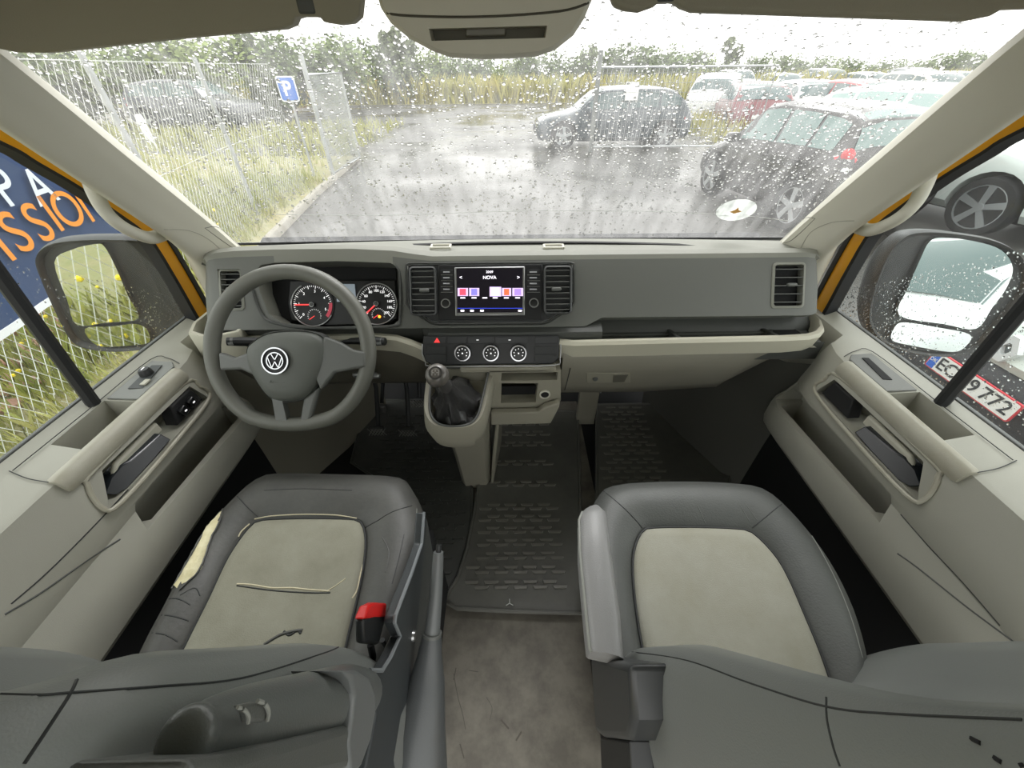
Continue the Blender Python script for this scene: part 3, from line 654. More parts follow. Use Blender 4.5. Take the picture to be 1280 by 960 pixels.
# shelf tray (right)
rows = []
for x in (.22, .24, .5, .70, .76, .80, .825):
    e = .0 if x < .78 else (.01 if x < .82 else .035)
    zl = .003 * (x - .2) / .6
    rows.append([(x, .96, .63), (x, .96, .72), (x, .925, .70), (x, .91, .680), (x, .87, .675 + zl), (x, .853, .675 + zl), (x, .846, .685), (x, .846, .63)])
bm = NB(); grid(bm, rows, cu=True, cap=True); obj('shelf_tray', bm, dashd_pl, dash, sharp=40)
for x in (.43, .69):
    bm = NB(); prism(bm, [(x, .845, .672), (x, .92, .675), (x, .92, .685), (x, .865, .700), (x, .845, .704)], (.012, 0, 0)); obj('tray_divider', bm, dashd_pl, dash, bevel=.002)
bm = NB(); prism(bm, [(.71, .902, .680), (.24, .902, .678), (.24, .896, .678), (.71, .896, .680)], (0, 0, .004)); obj('tray_rib', bm, mid_pl, dash)
bm = NB(); lathe(bm, [(.040, 0), (.043, .001), (.043, .004), (.036, .004), (.036, 0)], (.752, .892, .680), (0, 0, 1), 24); obj('cup_holder_rim', bm, dashd_pl, dash)
bm = NB(); lathe(bm, [(.036, 0), (.036, .0015)], (.752, .892, .681), (0, 0, 1), 24); obj('cup_holder_well', bm, blackm, dash)
# light lip band right
def lip(xs, name, flip=1):
    rows = []
    for x, dy, dz, th in xs:
        dy += .02; dz -= .014
        rows.append([(x, .826 + dy, .708 + dz), (x, .819 + dy, .718 + dz), (x, .806 + dy, .720 + dz), (x, .799 + dy, .713 + dz), (x, .801 + dy, .700 + dz), (x, .806 + dy, .672 + dz + th), (x, .82 + dy, .664 + dz + th), (x, .84 + dy, .665 + dz + th)])
    b = NB(); grid(b, rows, cu=True, cap=True); return obj(name, b, shelf_pl, dash, sharp=40)
lip([(.122, .012, -.003, -.005), (.16, 0, 0, -.004), (.4, 0, .004, 0), (.70, .0, .008, .0), (.76, .004, .009, .002), (.79, .014, .010, .006), (.815, .036, .012, .01), (.828, .07, .014, .012), (.832, .11, .016, .014), (.83, .15, .016, .014)], 'shelf_lip')
bm = NB(); box(bm, (.80, .985, .70), (.09, .05, .07)); obj('shelf_end', bm, dashd_pl, dash, bevel=.012)
lip([(-.226, .012, -.020, -.004), (-.238, .012, -.014, -.002), (-.26, .015, -.004, .0), (-.30, .03, .002, .0), (-.36, .038, .004, .0), (-.5, .04, 0, 0), (-.74, .04, 0, 0)], 'shelf_lip')
# left cup tray
rows = []
for p in ((-.70, .87), (-.735, .865), (-.77, .868), (-.80, .885), (-.82, .92), (-.83, .97)):
    rows.append(p)
ctr = [Vector((x, y, .69)) for x, y in cr([(a, b, 0) for a, b in rows], 4) for _ in (0,)] if 0 else None
o_ = [(-.70, .850), (-.74, .832), (-.79, .832), (-.83, .850), (-.85, .90), (-.85, .97), (-.70, .97)]
cxm, cym = -.775, .91
def ringz(k, z): return [Vector((cxm + (x - cxm) * k, cym + (y - cym) * k, z)) for x, y in o_]
bm = NB(); grid(bm, [ringz(.8, .62), ringz(1, .66), ringz(1.0, .725), ringz(.97, .731), ringz(.86, .731), ringz(.82, .722), ringz(.78, .675)], cu=True, cap=True); lc = obj('door_side_cup_tray', bm, shelf_pl, dash, sharp=40)
bm = NB(); prism(bm, ringz(.785, .678), (0, 0, .002)); obj('tray_mat', bm, blackm, lc)
# lower dash : glove box side
rows = []
for x in (.135, .14, .4, .62, .70, .76, .80):
    k = 0 if x < .6 else (x - .6) / .2
    rows.append([(x, .835, .675), (x, .822 + .05 * k, .655), (x, .835 + .06 * k, .60 + .02 * k), (x, .86 + .08 * k, .53 + .05 * k), (x, .885 + .09 * k, .485 + .08 * k), (x, .92 + .08 * k, .475 + .085 * k), (x, 1.25, .50), (x, 1.25, .66)])
bm = NB(); grid(bm, rows, cu=True, cap=True); gb = obj('glove_box', bm, lower_pl, dash, sharp=50)
gbb = bvh_of(gb)
seam(gbb, [(713, 460), (708, 480), (702, 500)], .0016, seamk, 'lid_gap', gb); seam(gbb, [(968, 455), (950, 472), (930, 492)], .0014, seamk, 'lid_gap', gb)
q = [onto(gbb, *p, .0015) for p in ((733, 466), (787, 466), (788, 478), (734, 478))]
bm = NB(); prism(bm, q, (0, .004, .002)); lt = obj('glove_box_latch', bm, console_pl, gb, bevel=.001)
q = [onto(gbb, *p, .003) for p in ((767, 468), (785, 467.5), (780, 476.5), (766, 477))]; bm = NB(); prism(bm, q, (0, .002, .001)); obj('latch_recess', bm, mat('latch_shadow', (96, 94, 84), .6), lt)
q = onto(gbb, 744, 472.5, .002); bm = NB(); lathe(bm, [(.008, 0), (.007, .003), (.0, .003)], q, (0, -1, .2), 14); obj('lock_barrel', bm, dark_pl, lt)
q = onto(gbb, 751, 497, .001); bm = NB(); lathe(bm, [(.003, 0), (.002, .002)], q, (0, -1, .2), 10); obj('screw_cap', bm, satin, gb)
# lower dash : driver side knee panel
rows = []
for x in (-.82, -.7, -.5, -.3, -.22, -.12):
    rows.append([(x, .89, .672), (x, .875, .655), (x, .885, .60), (x, .93, .50), (x, .97, .46), (x, 1.2, .46), (x, 1.2, .67)])
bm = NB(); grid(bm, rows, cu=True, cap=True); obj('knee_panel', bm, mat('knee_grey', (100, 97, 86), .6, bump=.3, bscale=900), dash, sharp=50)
# passenger foot side panel
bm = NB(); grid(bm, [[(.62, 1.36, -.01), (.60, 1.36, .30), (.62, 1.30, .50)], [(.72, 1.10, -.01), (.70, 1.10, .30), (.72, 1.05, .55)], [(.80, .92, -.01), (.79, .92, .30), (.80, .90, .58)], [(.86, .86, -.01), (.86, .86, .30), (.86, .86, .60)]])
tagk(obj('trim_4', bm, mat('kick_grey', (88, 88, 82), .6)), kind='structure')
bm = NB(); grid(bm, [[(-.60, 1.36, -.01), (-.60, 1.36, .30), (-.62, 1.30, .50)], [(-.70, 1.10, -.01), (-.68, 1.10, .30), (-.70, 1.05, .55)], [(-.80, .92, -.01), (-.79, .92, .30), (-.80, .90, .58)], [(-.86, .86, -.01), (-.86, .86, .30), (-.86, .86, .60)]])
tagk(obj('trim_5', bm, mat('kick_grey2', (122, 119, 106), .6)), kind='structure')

# climate panel
HPH = math.radians(30); HN = Vector((0, -math.cos(HPH), math.sin(HPH))); HU = Vector((0, math.sin(HPH), math.cos(HPH))); HR = Matrix((DX, -HN, HU)).transposed(); H0 = Vector((0, .845, .722))
def H(px, py, off=0): return PP(px, py, H0 + HN * off, HN)
YH = 0
hp = [H(*p, YH) for p in ((529, 420), (697, 419), (700, 424), (699, 448), (692, 455), (540, 457), (532, 452), (528, 442))]
bm = NB(); prism(bm, hp, -HN * .03); hv = obj('climate_panel', bm, mat('panel_black', (36, 38, 39), .4), dash, bevel=.004, seg=3)
rg = [H(*p, YH + .001) for p in ((528, 430), (528, 443), (532, 453), (540, 458), (616, 457.5), (692, 456.5), (700, 449), (701, 430))]
bm = NB(); tube(bm, cr(rg, 3), .0014, 6); obj('panel_bead', bm, satin, hv)
for i, (x, y) in enumerate(((579, 443), (614, 443), (648, 443))):
    c = H(x, y - 2, YH + .002); bm = NB(); lathe(bm, [(.0215, 0), (.0215, .006), (.020, .016), (.017, .017), (.0, .017)], c, HN, 28); k_ = obj('climate_knob', bm, mat('knob_dark', (36, 37, 38), .35), hv)
    bm = NB(); lathe(bm, [(.0205, 0), (.0205, .0022), (.0176, .0024), (.0176, 0)], c + HN * .0155, HN, 28); obj('knob_ring', bm, chrome, k_)
    bm = NB()
    for k in range(7):
        a = math.radians(210 - 40 * k); box(bm, c + DX * .0115 * math.cos(a) + HU * .0115 * math.sin(a) + HN * .0178, (.0022, .0006, .0022), HR)
    box(bm, c + HN * .0178, (.0034, .0006, .0034), HR); obj('knob_print', bm, white_e, k_)
for x0, x1 in ((531, 557), (560, 583), (585, 617), (619, 660), (669, 696)):
    bm = NB(); prism(bm, [H(*p, YH + .003) for p in ((x0, 421.5), (x1, 421), (x1, 429), (x0, 429.5))], -HN * .004); obj('panel_button', bm, mat('btn_dark', (44, 46, 47), .4), hv, bevel=.0008)
bm = NB(); prism(bm, [H(*p, YH + .0042) for p in ((542.5, 428.2), (550, 428.2), (546.2, 422.2))], -HN * .001); obj('hazard_triangle', bm, mat('hazard_red', (226, 50, 50), .5, emit=.7), hv)
for q4 in (((533, 433), (558, 433), (558, 442.5), (533, 442.5)), ((533, 444), (558, 444), (558, 453), (534, 453)), ((668, 433), (695, 433), (695, 442.5), (668, 442.5)), ((668, 444), (695, 444), (694, 452), (668, 452))):
    bm = NB(); prism(bm, [H(*p, YH + .0025) for p in q4], -HN * .003); obj('blank_button', bm, mat('blank_dark', (40, 42, 42), .5), hv, bevel=.0008)
for x in (600, 640):
    bm = NB(); box(bm, H(x - 3, 425, YH + .0042), (.006, .0006, .0015)); obj('button_print', bm, white_e, hv)
# console below climate panel: strip + cubby
bm = NB(); grid(bm, [[(x, .88, .655), (x, .815, .648), (x, .800, .643), (x, .800, .632), (x, .81, .62), (x, .88, .61)] for x in (-.135, .115)], cu=True, cap=True); obj('console_bridge', bm, console_pl, dash, bevel=.003)
YK = .80
kb_ = [PY(*p, YK) for p in ((612, 464), (701, 463), (701, 500), (690, 522), (685, 525), (614, 525))]
bm = NB(); prism(bm, kb_, (0, .16, 0)); cb = obj('cubby', bm, console_pl, dash, bevel=.004)
b1 = NB(); prism(b1, [PY(*p, YK - .01) for p in ((627, 469), (698, 468), (697, 478), (626, 479))], (0, .09, 0))
b2 = NB(); prism(b2, [PY(*p, YK - .01) for p in ((627, 482), (673, 482), (670, 506), (626, 507))], (0, .12, -.0))
for m_ in cb.modifiers: cb.modifiers.remove(m_)
cut(cb, [b1, b2])
bm = NB(); prism(bm, [PY(*p, YK + .045) for p in ((627.5, 469.5), (697.5, 468.5), (696.5, 478), (626.5, 479))], (0, .004, 0)); obj('cubby_back', bm, blackm, cb)
bm = NB(); prism(bm, [PY(*p, YK + .035) for p in ((627.5, 483), (672.5, 483), (669.5, 505.5), (626.5, 506.5))], (0, .004, 0)); obj('cubby_back', bm, blackm, cb)
lipq = [Vector(p) for p in (PY(614, 510, YK - .004), PY(672, 509, YK - .004), PY(680, 503, YK - .004), PY(699, 497, YK - .004), PY(698, 503, YK - .004), PY(688, 523, YK - .004), PY(614, 525, YK - .004))]
bm = NB(); prism(bm, lipq, (0, -.022, 0)); obj('cubby_lip', bm, console_pl, cb, bevel=.004)
c = PY(681, 492.5, YK - .001); bm = NB(); lathe(bm, [(.0150, 0), (.0150, .004), (.0115, .005), (.0115, -.0), (.0, -.0)], c, (0, -1, 0), 22); so_ = obj('power_socket', bm, mat('socket_ring', (206, 204, 192), .4), cb)
bm = NB(); lathe(bm, [(.0112, 0), (.0112, .002)], c, (0, -1, 0), 22); obj('socket_well', bm, blackm, so_)
# gear pod
rows = []
def podring(y0, z0, xs, bot):
    pass
P0 = [(-.222, .838, .634), (-.224, .80, .620), (-.224, .74, .599), (-.216, .695, .583), (-.190, .666, .573), (-.145, .658, .570), (-.100, .664, .573), (-.076, .69, .582), (-.064, .74, .599), (-.052, .80, .620), (-.046, .838, .634)]
TOP = cr(P0, 4)
def low(p, k, dz, dy): return Vector((-.137 + (p.x + .137) * k, max(p.y, 0) + dy, p.z - dz))
R0 = [Vector((-.137 + (p.x + .137) * .90, .835 - (.835 - p.y) * .93, p.z + .001)) for p in TOP]
R1 = [low(p, 1.03, .006, -.0) for p in TOP]; R2 = [low(p, 1.07, .045, -.004) for p in TOP]; R3 = [low(p, 1.0, .085, .012) for p in TOP]; R4 = [low(p, .80, .115, .06) for p in TOP]
for rr_ in (R2, R3, R4):
    for p in rr_: p.y = min(p.y, .86)
bm = NB(); grid(bm, [R0, [p.copy() for p in TOP], R1, R2, R3, R4], cu=True, cap=True); pod = obj('gear_console', bm, console_pl, dash, sharp=60)
bc = NB(); inn = [Vector((-.137 + (p.x + .137) * .84, .815 - (.835 - p.y) * .86, p.z)) for p in TOP]
prism(bc, [p + Vector((0, 0, .03)) for p in inn], (0, .0, -.075)); cut(pod, [bc])
rimg = [Vector((p.x, p.y, p.z + .001)) for p in inn]
bm = NB(); tube(bm, rimg, .003, 6, closed=True); obj('gaiter_rim', bm, dark_pl, pod)
# column to the floor
rows = []
for y, z, x0, x1 in ((.84, .60, -.215, -.055), (.80, .48, -.215, -.062), (.815, .38, -.205, -.072), (.85, .22, -.20, -.080), (.89, .0, -.195, -.088)):
    rows.append([(x0, y + .12, z), (x0, y + .02, z), (x0 + .015, y, z), (x1 - .015, y, z), (x1, y + .02, z), (x1, y + .12, z)])
bm = NB(); grid(bm, rows, cu=True, cap=True); obj('console_column', bm, console_pl, dash, sharp=50)
bm = NB(); prism(bm, [(-.087, .90, 0), (-.083, .885, .06), (-.070, .86, .22), (-.05, .83, .42), (-.04, 1.05, .42), (-.05, 1.15, .22), (-.06, 1.1, 0)], (.012, 0, 0)); obj('column_flange', bm, console_pl, dash, bevel=.004)
a, b = PY(724, 504, 1.22), PY(742, 536, 1.22)
bm = NB(); box(bm, ((a.x + b.x) / 2, 1.24, (a.z + b.z) / 2 + .05), (b.x - a.x, .03, a.z - b.z + .1)); obj('support_bracket', bm, console_pl, dash, bevel=.004)
# ignition area, light switch blank left of the column
bm = NB(); tube(bm, [PY(366, 430, .90), PY(366, 440, .80)], .045, 20, sx=1.2, up=(0, 0, 1)); obj('column_shroud', bm, dark_pl, dash, bevel=.006)

# steering stalks
def stalk(pts, r, label, prints):
    t = thing('column_stalk', label, 'stalk', (0, 0, 0), None); P_ = [Vector(p) for p in pts]; bm = NB(); tube(bm, P_, r, 10, sx=1, up=(0, 1, 0)); obj('stalk_arm', bm, black_pl, t, bevel=.002)
    if prints:
        d_ = (P_[-1] - P_[-2]).normalized()
        bm = NB(); q = P_[-1].lerp(P_[-2], .3); tube(bm, [q, q - d_ * .006], r[-1] * 1.08, 10, up=(0, 1, 0)); obj('stalk_ring', bm, mid_pl, t)
        bm = NB(); box(bm, P_[-1].lerp(P_[-2], .55) + Vector((0, -.0135, .002)), (.012, .001, .006)); obj('stalk_print', bm, mat('stalk_print_grey', (150, 152, 150), .5), t)
    return t
stalk([PY(360, 428, .86), PY(320, 427, .83), PY(300, 427, .82), PY(283, 427, .81)], [.008, .011, .0115, .010], 'short black indicator stalk left of the steering hub', True)
stalk([PY(400, 428, .88), PY(440, 426, .86), PY(470, 426.5, .85), PY(482, 427, .845)], [.008, .009, .012, .010], 'black wiper stalk poking out right of the steering wheel rim', True)
t = thing('ignition_key', 'chrome ignition key end showing beside the right steering wheel rim', 'key')
bm = NB(); tube(bm, [PY(444, 468, .87), PY(468, 469, .84), PY(475, 470, .835)], [.011, .010, .006], 10, up=(0, 1, 0)); obj('key_head', bm, satin, t, bevel=.002)

# ================================================================== STEERING WHEEL
sa = math.radians(36); SN = Vector((0, -math.cos(sa), math.sin(sa))); SX = Vector((1, 0, 0)); SY = Vector((0, math.sin(sa), math.cos(sa)))
d_ = ray(363, 439); SCN = CAMP + d_ * .905
sw = thing('steering_wheel', 'grey three-spoke flat-bottomed steering wheel with a round chrome emblem', 'steering wheel', tuple(SCN))
def W_(x, y, z=0): return SCN + SX * x + SY * y + SN * z
def wp(px, py, z=0): return PP(px, py, SCN + SN * z, SN)
RW = .184
rim = []
for k in range(72):
    a = 2 * PI * k / 72; x, y = RW * math.cos(a), RW * math.sin(a)
    if y < -.155: y = -.155 + (y + .155) * .62
    rim.append(W_(x, y))
bm = NB(); tube(bm, rim, .0175, 14, sx=1.0, up=tuple(SN), closed=True); obj('rim', bm, grip_m, sw, sharp=80)
def slab(pix, z, th, name, m, par=sw, bev=.006, seg=3):
    b = NB(); prism(b, [wp(x, y, z) for x, y in pix], -SN * th); return obj(name, b, m, par, bevel=bev, seg=seg)
slab([(272, 440), (292, 447), (316, 438), (334, 424), (330, 475), (318, 470), (300, 462), (274, 463)], .020, .02, 'spoke', mid_pl)
slab([(404, 420), (425, 428), (441, 437), (456, 440), (457, 459), (440, 462), (418, 466), (400, 488), (392, 470)], .020, .02, 'spoke', mid_pl)
slab([(338, 488), (352, 497), (360, 533), (363, 534), (350, 534), (344, 524)], .014, .018, 'spoke_leg', mid_pl)
slab([(384, 495), (400, 482), (394, 500), (386, 530), (380, 534), (370, 534), (374, 527), (379, 498)], .014, .018, 'spoke_leg', mid_pl)
slab([(348, 526), (383, 526), (381, 535), (351, 535)], .015, .016, 'spoke_foot', mid_pl)
hub = [(315, 437), (320, 430), (335, 420), (352, 416), (378, 415), (398, 418), (409, 426), (411, 440), (408, 458), (398, 482), (386, 495), (368, 500), (348, 499), (334, 487), (320, 464), (315, 450)]
hq = cr([(x, y, 0) for x, y in hub], 3, True)
hc = (362, 455)
rows = []
for k, z in ((1.0, -.012), (1.0, .012), (.97, .020), (.90, .026), (.7, .031), (.4, .034), (.12, .035)):
    rows.append([wp(hc[0] + (p.x - hc[0]) * k, hc[1] + (p.y - hc[1]) * k) + SN * z for p in hq])
bm = NB(); grid(bm, rows, cu=True, cap=True); hubo = obj('airbag_cover', bm, hub_m, sw, sharp=60)
rows = []
for k, z in ((1.0, -.03), (1.055, -.012), (1.055, .010), (1.03, .014), (.98, .010)): rows.append([wp(hc[0] + (p.x - hc[0]) * k, hc[1] + (p.y - hc[1]) * k) + SN * z for p in hq])
bm = NB(); grid(bm, rows, cu=True, cap=True); obj('hub_surround', bm, dashd_pl, sw, sharp=60)
ec = wp(357, 451) + SN * .0385
bm = NB(); lathe(bm, [(.030, -.008), (.030, .002), (.0285, .0035), (.0265, .0025), (.0265, .0008), (0, .0008)], ec, SN, 40); em = obj('emblem', bm, mat('emblem_black', (14, 14, 20), .5), sw)
def ering(r0, r1, z0, z1, nm):
    b = NB(); lathe(b, [(r0, z0), (r0, z1), (r1, z1), (r1, z0)], ec, SN, 40); obj(nm, b, chrome, em)
ering(.0305, .0275, .0, .004, 'outer_ring'); ering(.0195, .0172, -.001, .004, 'inner_ring')
def estroke(a, b, wd=.0024):
    a = Vector(a) * .0182; b = Vector(b) * .0182; d2 = (b - a).normalized(); n2 = Vector((-d2.y, d2.x)) * wd / 2; bb = NB()
    prism(bb, [ec + SX * p.x + SY * p.y + SN * .0 for p in (a + n2, b + n2, b - n2, a - n2)], SN * .0036); return bb
def vec2(*p): return Vector(p)
for nm, segs in (('letter_v', [((-.44, .86), (-.03, .16)), ((.44, .86), (.03, .16))]), ('letter_w', [((-.88, .42), (-.40, -.86)), ((-.40, -.86), (0, -.10)), ((0, -.10), (.40, -.86)), ((.40, -.86), (.88, .42))])):
    b = NB()
    for s0, s1 in segs:
        a2 = Vector(s0) * .0182; b2 = Vector(s1) * .0182; d2 = (b2 - a2).normalized(); n2 = Vector((-d2.y, d2.x)) * .0010
        prism(b, [ec + SX * p.x + SY * p.y for p in (a2 + n2, b2 + n2, b2 - n2, a2 - n2)], SN * .0036)
    obj(nm, b, chrome, em)
text('AIRBAG', .010, wp(357, 476) + SN * .0325, SX, SY, mat('emboss', (72, 75, 71), .5), 'embossed_text', sw, .0006)

# ================================================================== GEAR LEVER
gl = thing('gear_lever', 'worn round gear knob on a lever in a crumpled black gaiter', 'gear lever', (-.16, .72, .60))
kc = CAMP + ray(547, 470) * .85
base = Vector((-.145, .738, .585))
rows = []
N = 36
steps = ((.064, -.030, .6), (.064, -.008, .8), (.056, .006, 1), (.044, .024, 1), (.030, .045, .8), (.020, .06, .4), (.016, .075, .15))
axis = (kc - base)
for j, (r, h, wv) in enumerate(steps):
    row = []
    cpt = base + axis * min(1, max(0, h / .13)) + Vector((0, 0, h * .12))
    for k in range(N):
        a = 2 * PI * k / N; fold = 1 + .16 * wv * math.sin(5 * a + j * .9) + .10 * wv * math.sin(9 * a - j * 1.3)
        row.append(cpt + Vector((r * .92 * fold * math.cos(a), r * 1.0 * fold * math.sin(a), r * .45 * math.sin(a) + .006 * wv * math.sin(7 * a + j * 1.7))))
    rows.append(row)
bm = NB(); grid(bm, rows, cu=True, cap=True); obj('gaiter', bm, leather, gl, sharp=40)
bm = NB(); tube(bm, [base + axis * .2, base + axis * .72, kc], [.016, .0155, .013], 14); obj('lever_sleeve', bm, mat('sleeve', (70, 69, 68), .35), gl)
ax = axis.normalized(); axk = (CAMP - kc).normalized() * .5 + ax * .8
bm = NB(); lathe(bm, [(.011, -.030), (.016, -.022), (.024, -.010), (.0265, .002), (.0255, .012), (.021, .021), (.013, .0255), (0, .027)], kc, axk, 28); kn = obj('gear_knob', bm, knob_m, gl, sharp=80)
an = axk.normalized(); e1 = Vector((1, 0, 0)); e1 = (e1 - an * e1.dot(an)).normalized(); e2 = an.cross(e1)
bm = NB(); lathe(bm, [(.015, 0), (.0145, .0012), (0, .0015)], kc + an * .0245, an, 24); obj('knob_cap', bm, mat('cap_dark', (56, 54, 52), .35), kn)
bm = NB()
for x in (-.007, 0, .007): box(bm, kc + an * .0262 + e1 * x, (.0011, .0011, .012), Matrix((e1, an, e2)).transposed())
box(bm, kc + an * .0262, (.015, .0011, .0011), Matrix((e1, an, e2)).transposed()); obj('shift_pattern', bm, mat('pattern_grey', (150, 148, 144), .4), kn)

# ================================================================== PEDALS
def pedal(px, py, sc_, label, Y=1.08):
    t = thing('pedal', label, 'pedal', (0, 0, 0), None); c = PY(px, py, Y)
    b = NB(); prism(b, [c + Vector((x * sc_, 0, z * sc_)) for x, z in ((-.035, .026), (.035, .026), (.024, -.030), (-.024, -.030))], (0, .014, 0)); bmesh.ops.rotate(b, verts=b.verts, cent=c, matrix=Matrix.Rotation(math.radians(25), 3, 'X')); p = obj('pedal_pad', b, mat('pedal_rubber', (52, 53, 52), .45), t, bevel=.004)
    b = NB()
    for k in range(-2, 3):
        for sg in (-1, 1): tube(b, [c + Vector((k * .012 - .012 * sg, -.006, .016)), c + Vector((k * .012 + .012 * sg, -.010, -.018))], .0018, 5)
    b2 = obj('pad_tread', b, mat('tread_grey', (120, 120, 116), .45), p)
    b = NB(); tube(b, [c + Vector((0, .012, 0)), c + Vector((0, .10, .14)), c + Vector((0, .12, .32))], .009, 8); obj('pedal_arm', b, black_pl, t)
pedal(472, 538, .85, 'worn black clutch pedal, nearest the steering wheel'); pedal(510, 539, .85, 'worn black brake pedal beside the clutch pedal')
pedal(524, 503, .6, 'small dark accelerator pedal at the top of the driver footwell', 1.25); 
t = thing('foot_rest', 'small ribbed pad above the clutch pedal', 'pedal pad'); c = PY(477, 511, 1.15); bm = NB(); box(bm, c, (.035, .02, .04)); obj('pad', bm, mat('pad_grey', (84, 84, 82), .5), t, bevel=.005)
bm = NB(); box(bm, c + Vector((0, .07, .06)), (.012, .14, .012), Matrix.Rotation(math.radians(40), 3, 'X')); obj('pad_arm', bm, black_pl, t)

# ================================================================== FLOOR MATS
tread_m = mat('tread_rubber_lit', (112, 110, 103), .3); tread_d = mat('tread_rubber_dark', (70, 71, 68), .3)  # first tread is paler: the light catching the ribs is put into its colour
def floormat(name, pix, z, th, m, label, rowsy, x0, x1, barm, clipf=None, edge=.006):
    pts = [PZ(x, y, z) for x, y in pix]; b = NB(); prism(b, [Vector((p.x, p.y, z + th)) for p in pts], (0, 0, -th)); nf = len(b.faces)
    # tread
    def inside(p, mg=.014):
        def ins(q):
            c_ = False; j = len(pts) - 1
            for i in range(len(pts)):
                if (pts[i].y > q[1]) != (pts[j].y > q[1]) and q[0] < (pts[j].x - pts[i].x) * (q[1] - pts[i].y) / (pts[j].y - pts[i].y) + pts[i].x: c_ = not c_
                j = i
            return c_
        return all(ins((p[0] + dx, p[1] + dy)) for dx in (-mg - .016, mg + .016) for dy in (-mg, mg))
    for gi, y in enumerate(rowsy):
        for sub in (0, 1):
            yy = y - sub * .016; x = x0 + (.03 if sub else 0)
            while x < x1:
                if inside((x, yy)):
                    prism(b, [(x - .022, yy, z + th), (x + .022, yy, z + th), (x + .018, yy - .008, z + th), (x - .018, yy - .008, z + th)], (0, 0, .005))
                x += .060
    b.faces.ensure_lookup_table()
    for f in b.faces[nf:]: f.material_index = 1
    o = obj(name, b, m, None, sharp=30); o.data.materials.append(tread_d if m is matrub2 else tread_m); tagk(o, label, 'floor mat', 'rubber floor mats')
    b = NB(); tube(b, [Vector((p.x, p.y, z + th)) for p in pts], edge, 6, closed=True); obj('raised_edge', b, m, o)
    return o
floormat('rubber_mat', [(620, 516), (722, 516), (724, 600), (726, 690), (728, 769), (640, 766), (573, 763), (555, 755), (574, 722), (584, 690), (592, 650), (598, 612)], .012, .012, matrub, 'black ribbed rubber mat in the middle of the cab floor', [.53, .575, .62, .665, .71, .755, .80, .90, 1.0, 1.10, 1.16, 1.22, 1.27, 1.32], -.19, .15, matrub)
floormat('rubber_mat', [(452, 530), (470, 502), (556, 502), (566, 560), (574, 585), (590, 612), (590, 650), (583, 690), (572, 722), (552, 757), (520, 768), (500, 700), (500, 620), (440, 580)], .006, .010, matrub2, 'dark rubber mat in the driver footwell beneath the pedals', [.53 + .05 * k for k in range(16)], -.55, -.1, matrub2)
floormat('rubber_mat', [(745, 508), (890, 506), (905, 560), (915, 640), (860, 700), (745, 640)], .03, .012, matrub, 'dark rubber mat in the passenger footwell', [.9 + .045 * k for k in range(11)], .24, .60, matrub2)
t = thing('star_mark', 'small white star-shaped scuff mark on the rear edge of the middle rubber mat', 'mark'); c = PZ(637, 754, .0285)
bm = NB()
for a in (90, 210, 330): box(bm, c + Vector((.006 * math.cos(math.radians(a)), .006 * math.sin(math.radians(a)), 0)), (.012, .002, .001), Matrix.Rotation(math.radians(a), 3, 'Z'))
obj('star_rays', bm, mat('scuff_white', (205, 208, 205), .6), t)
# floor scuffs
for P_, m_ in (([(572, 870), (580, 895), (590, 925)], 'a'), ([(628, 905), (636, 912)], 'b'), ([(655, 918), (645, 930)], 'c'), ([(662, 828), (660, 845)], 'd'), ([(590, 835), (600, 840)], 'e')): pass
fv = bvh_of(floor)
for P_, r__ in (([(567, 842), (572, 870), (578, 892), (582, 912)], .0012), ([(570, 835), (567, 850)], .0016), ([(586, 838), (598, 840)], .0012), ([(626, 900), (636, 911)], .0022), ([(652, 915), (645, 926)], .0022), ([(608, 872), (615, 885), (612, 900)], .0010), ([(575, 930), (580, 948)], .0018)):
    seam(fv, P_, r__, mat('floor_scuff', (84, 80, 72), .7), 'floor_scuff', floor, off=-.0006, n=4)

# ================================================================== SEATS
def ring_at(outer, inner, k, z, n=72): return [o.lerp(i, k) + Vector((0, 0, z)) for o, i in zip(outer, inner)]
def cushion(t, outp, inp, zt, mv, mi, back_y):
    out = resample(cr([Vector((*PZ(x, y, zt).xy, 0)) for x, y in outp], 6, True), 72)
    inn = resample(cr([Vector((*PZ(x, y, zt).xy, 0)) for x, y in inp], 6, True), 72)
    # align start
    best = min(range(72), key=lambda k: sum((out[i] - inn[(i + k) % 72]).length for i in range(0, 72, 4)))
    inn = [inn[(i + best) % 72] for i in range(72)]
    c = sum(out, Vector((0, 0, 0))) / 72
    def sc(k): return [c + (p - c) * k for p in out]
    rows = [[p + Vector((0, 0, zt - .17)) for p in sc(.93)], [p + Vector((0, 0, zt - .10)) for p in sc(.985)], [p + Vector((0, 0, zt - .05)) for p in sc(1.0)], ring_at(out, inn, .03, zt - .022), ring_at(out, inn, .12, zt - .004), ring_at(out, inn, .35, zt + .008), ring_at(out, inn, .62, zt + .006), ring_at(out, inn, .85, zt - .004), ring_at(out, inn, .97, zt - .014), ring_at(out, inn, 1.03, zt - .022)]
    b = NB(); grid(b, rows, cu=True, cap=True); cu = obj('seat_cushion', b, mv, t, sharp=70)
    ci = sum(inn, Vector((0, 0, 0))) / 72
    rows = [[ci + (p - ci) * k + Vector((0, 0, z)) for p in inn] for k, z in ((1.0, zt - .022), (.985, zt - .012), (.95, zt - .006), (.85, zt - .003), (.6, zt - .006), (.3, zt - .009), (.05, zt - .010))]
    b = NB(); grid(b, rows, cu=True, cap=True); ins = obj('seat_insert', b, mi, t, sharp=70)
    b = NB(); tube(b, [p + Vector((0, 0, zt - .013)) for p in inn], .0022, 6, closed=True); obj('insert_piping', b, seamk, t)
    return cu, ins
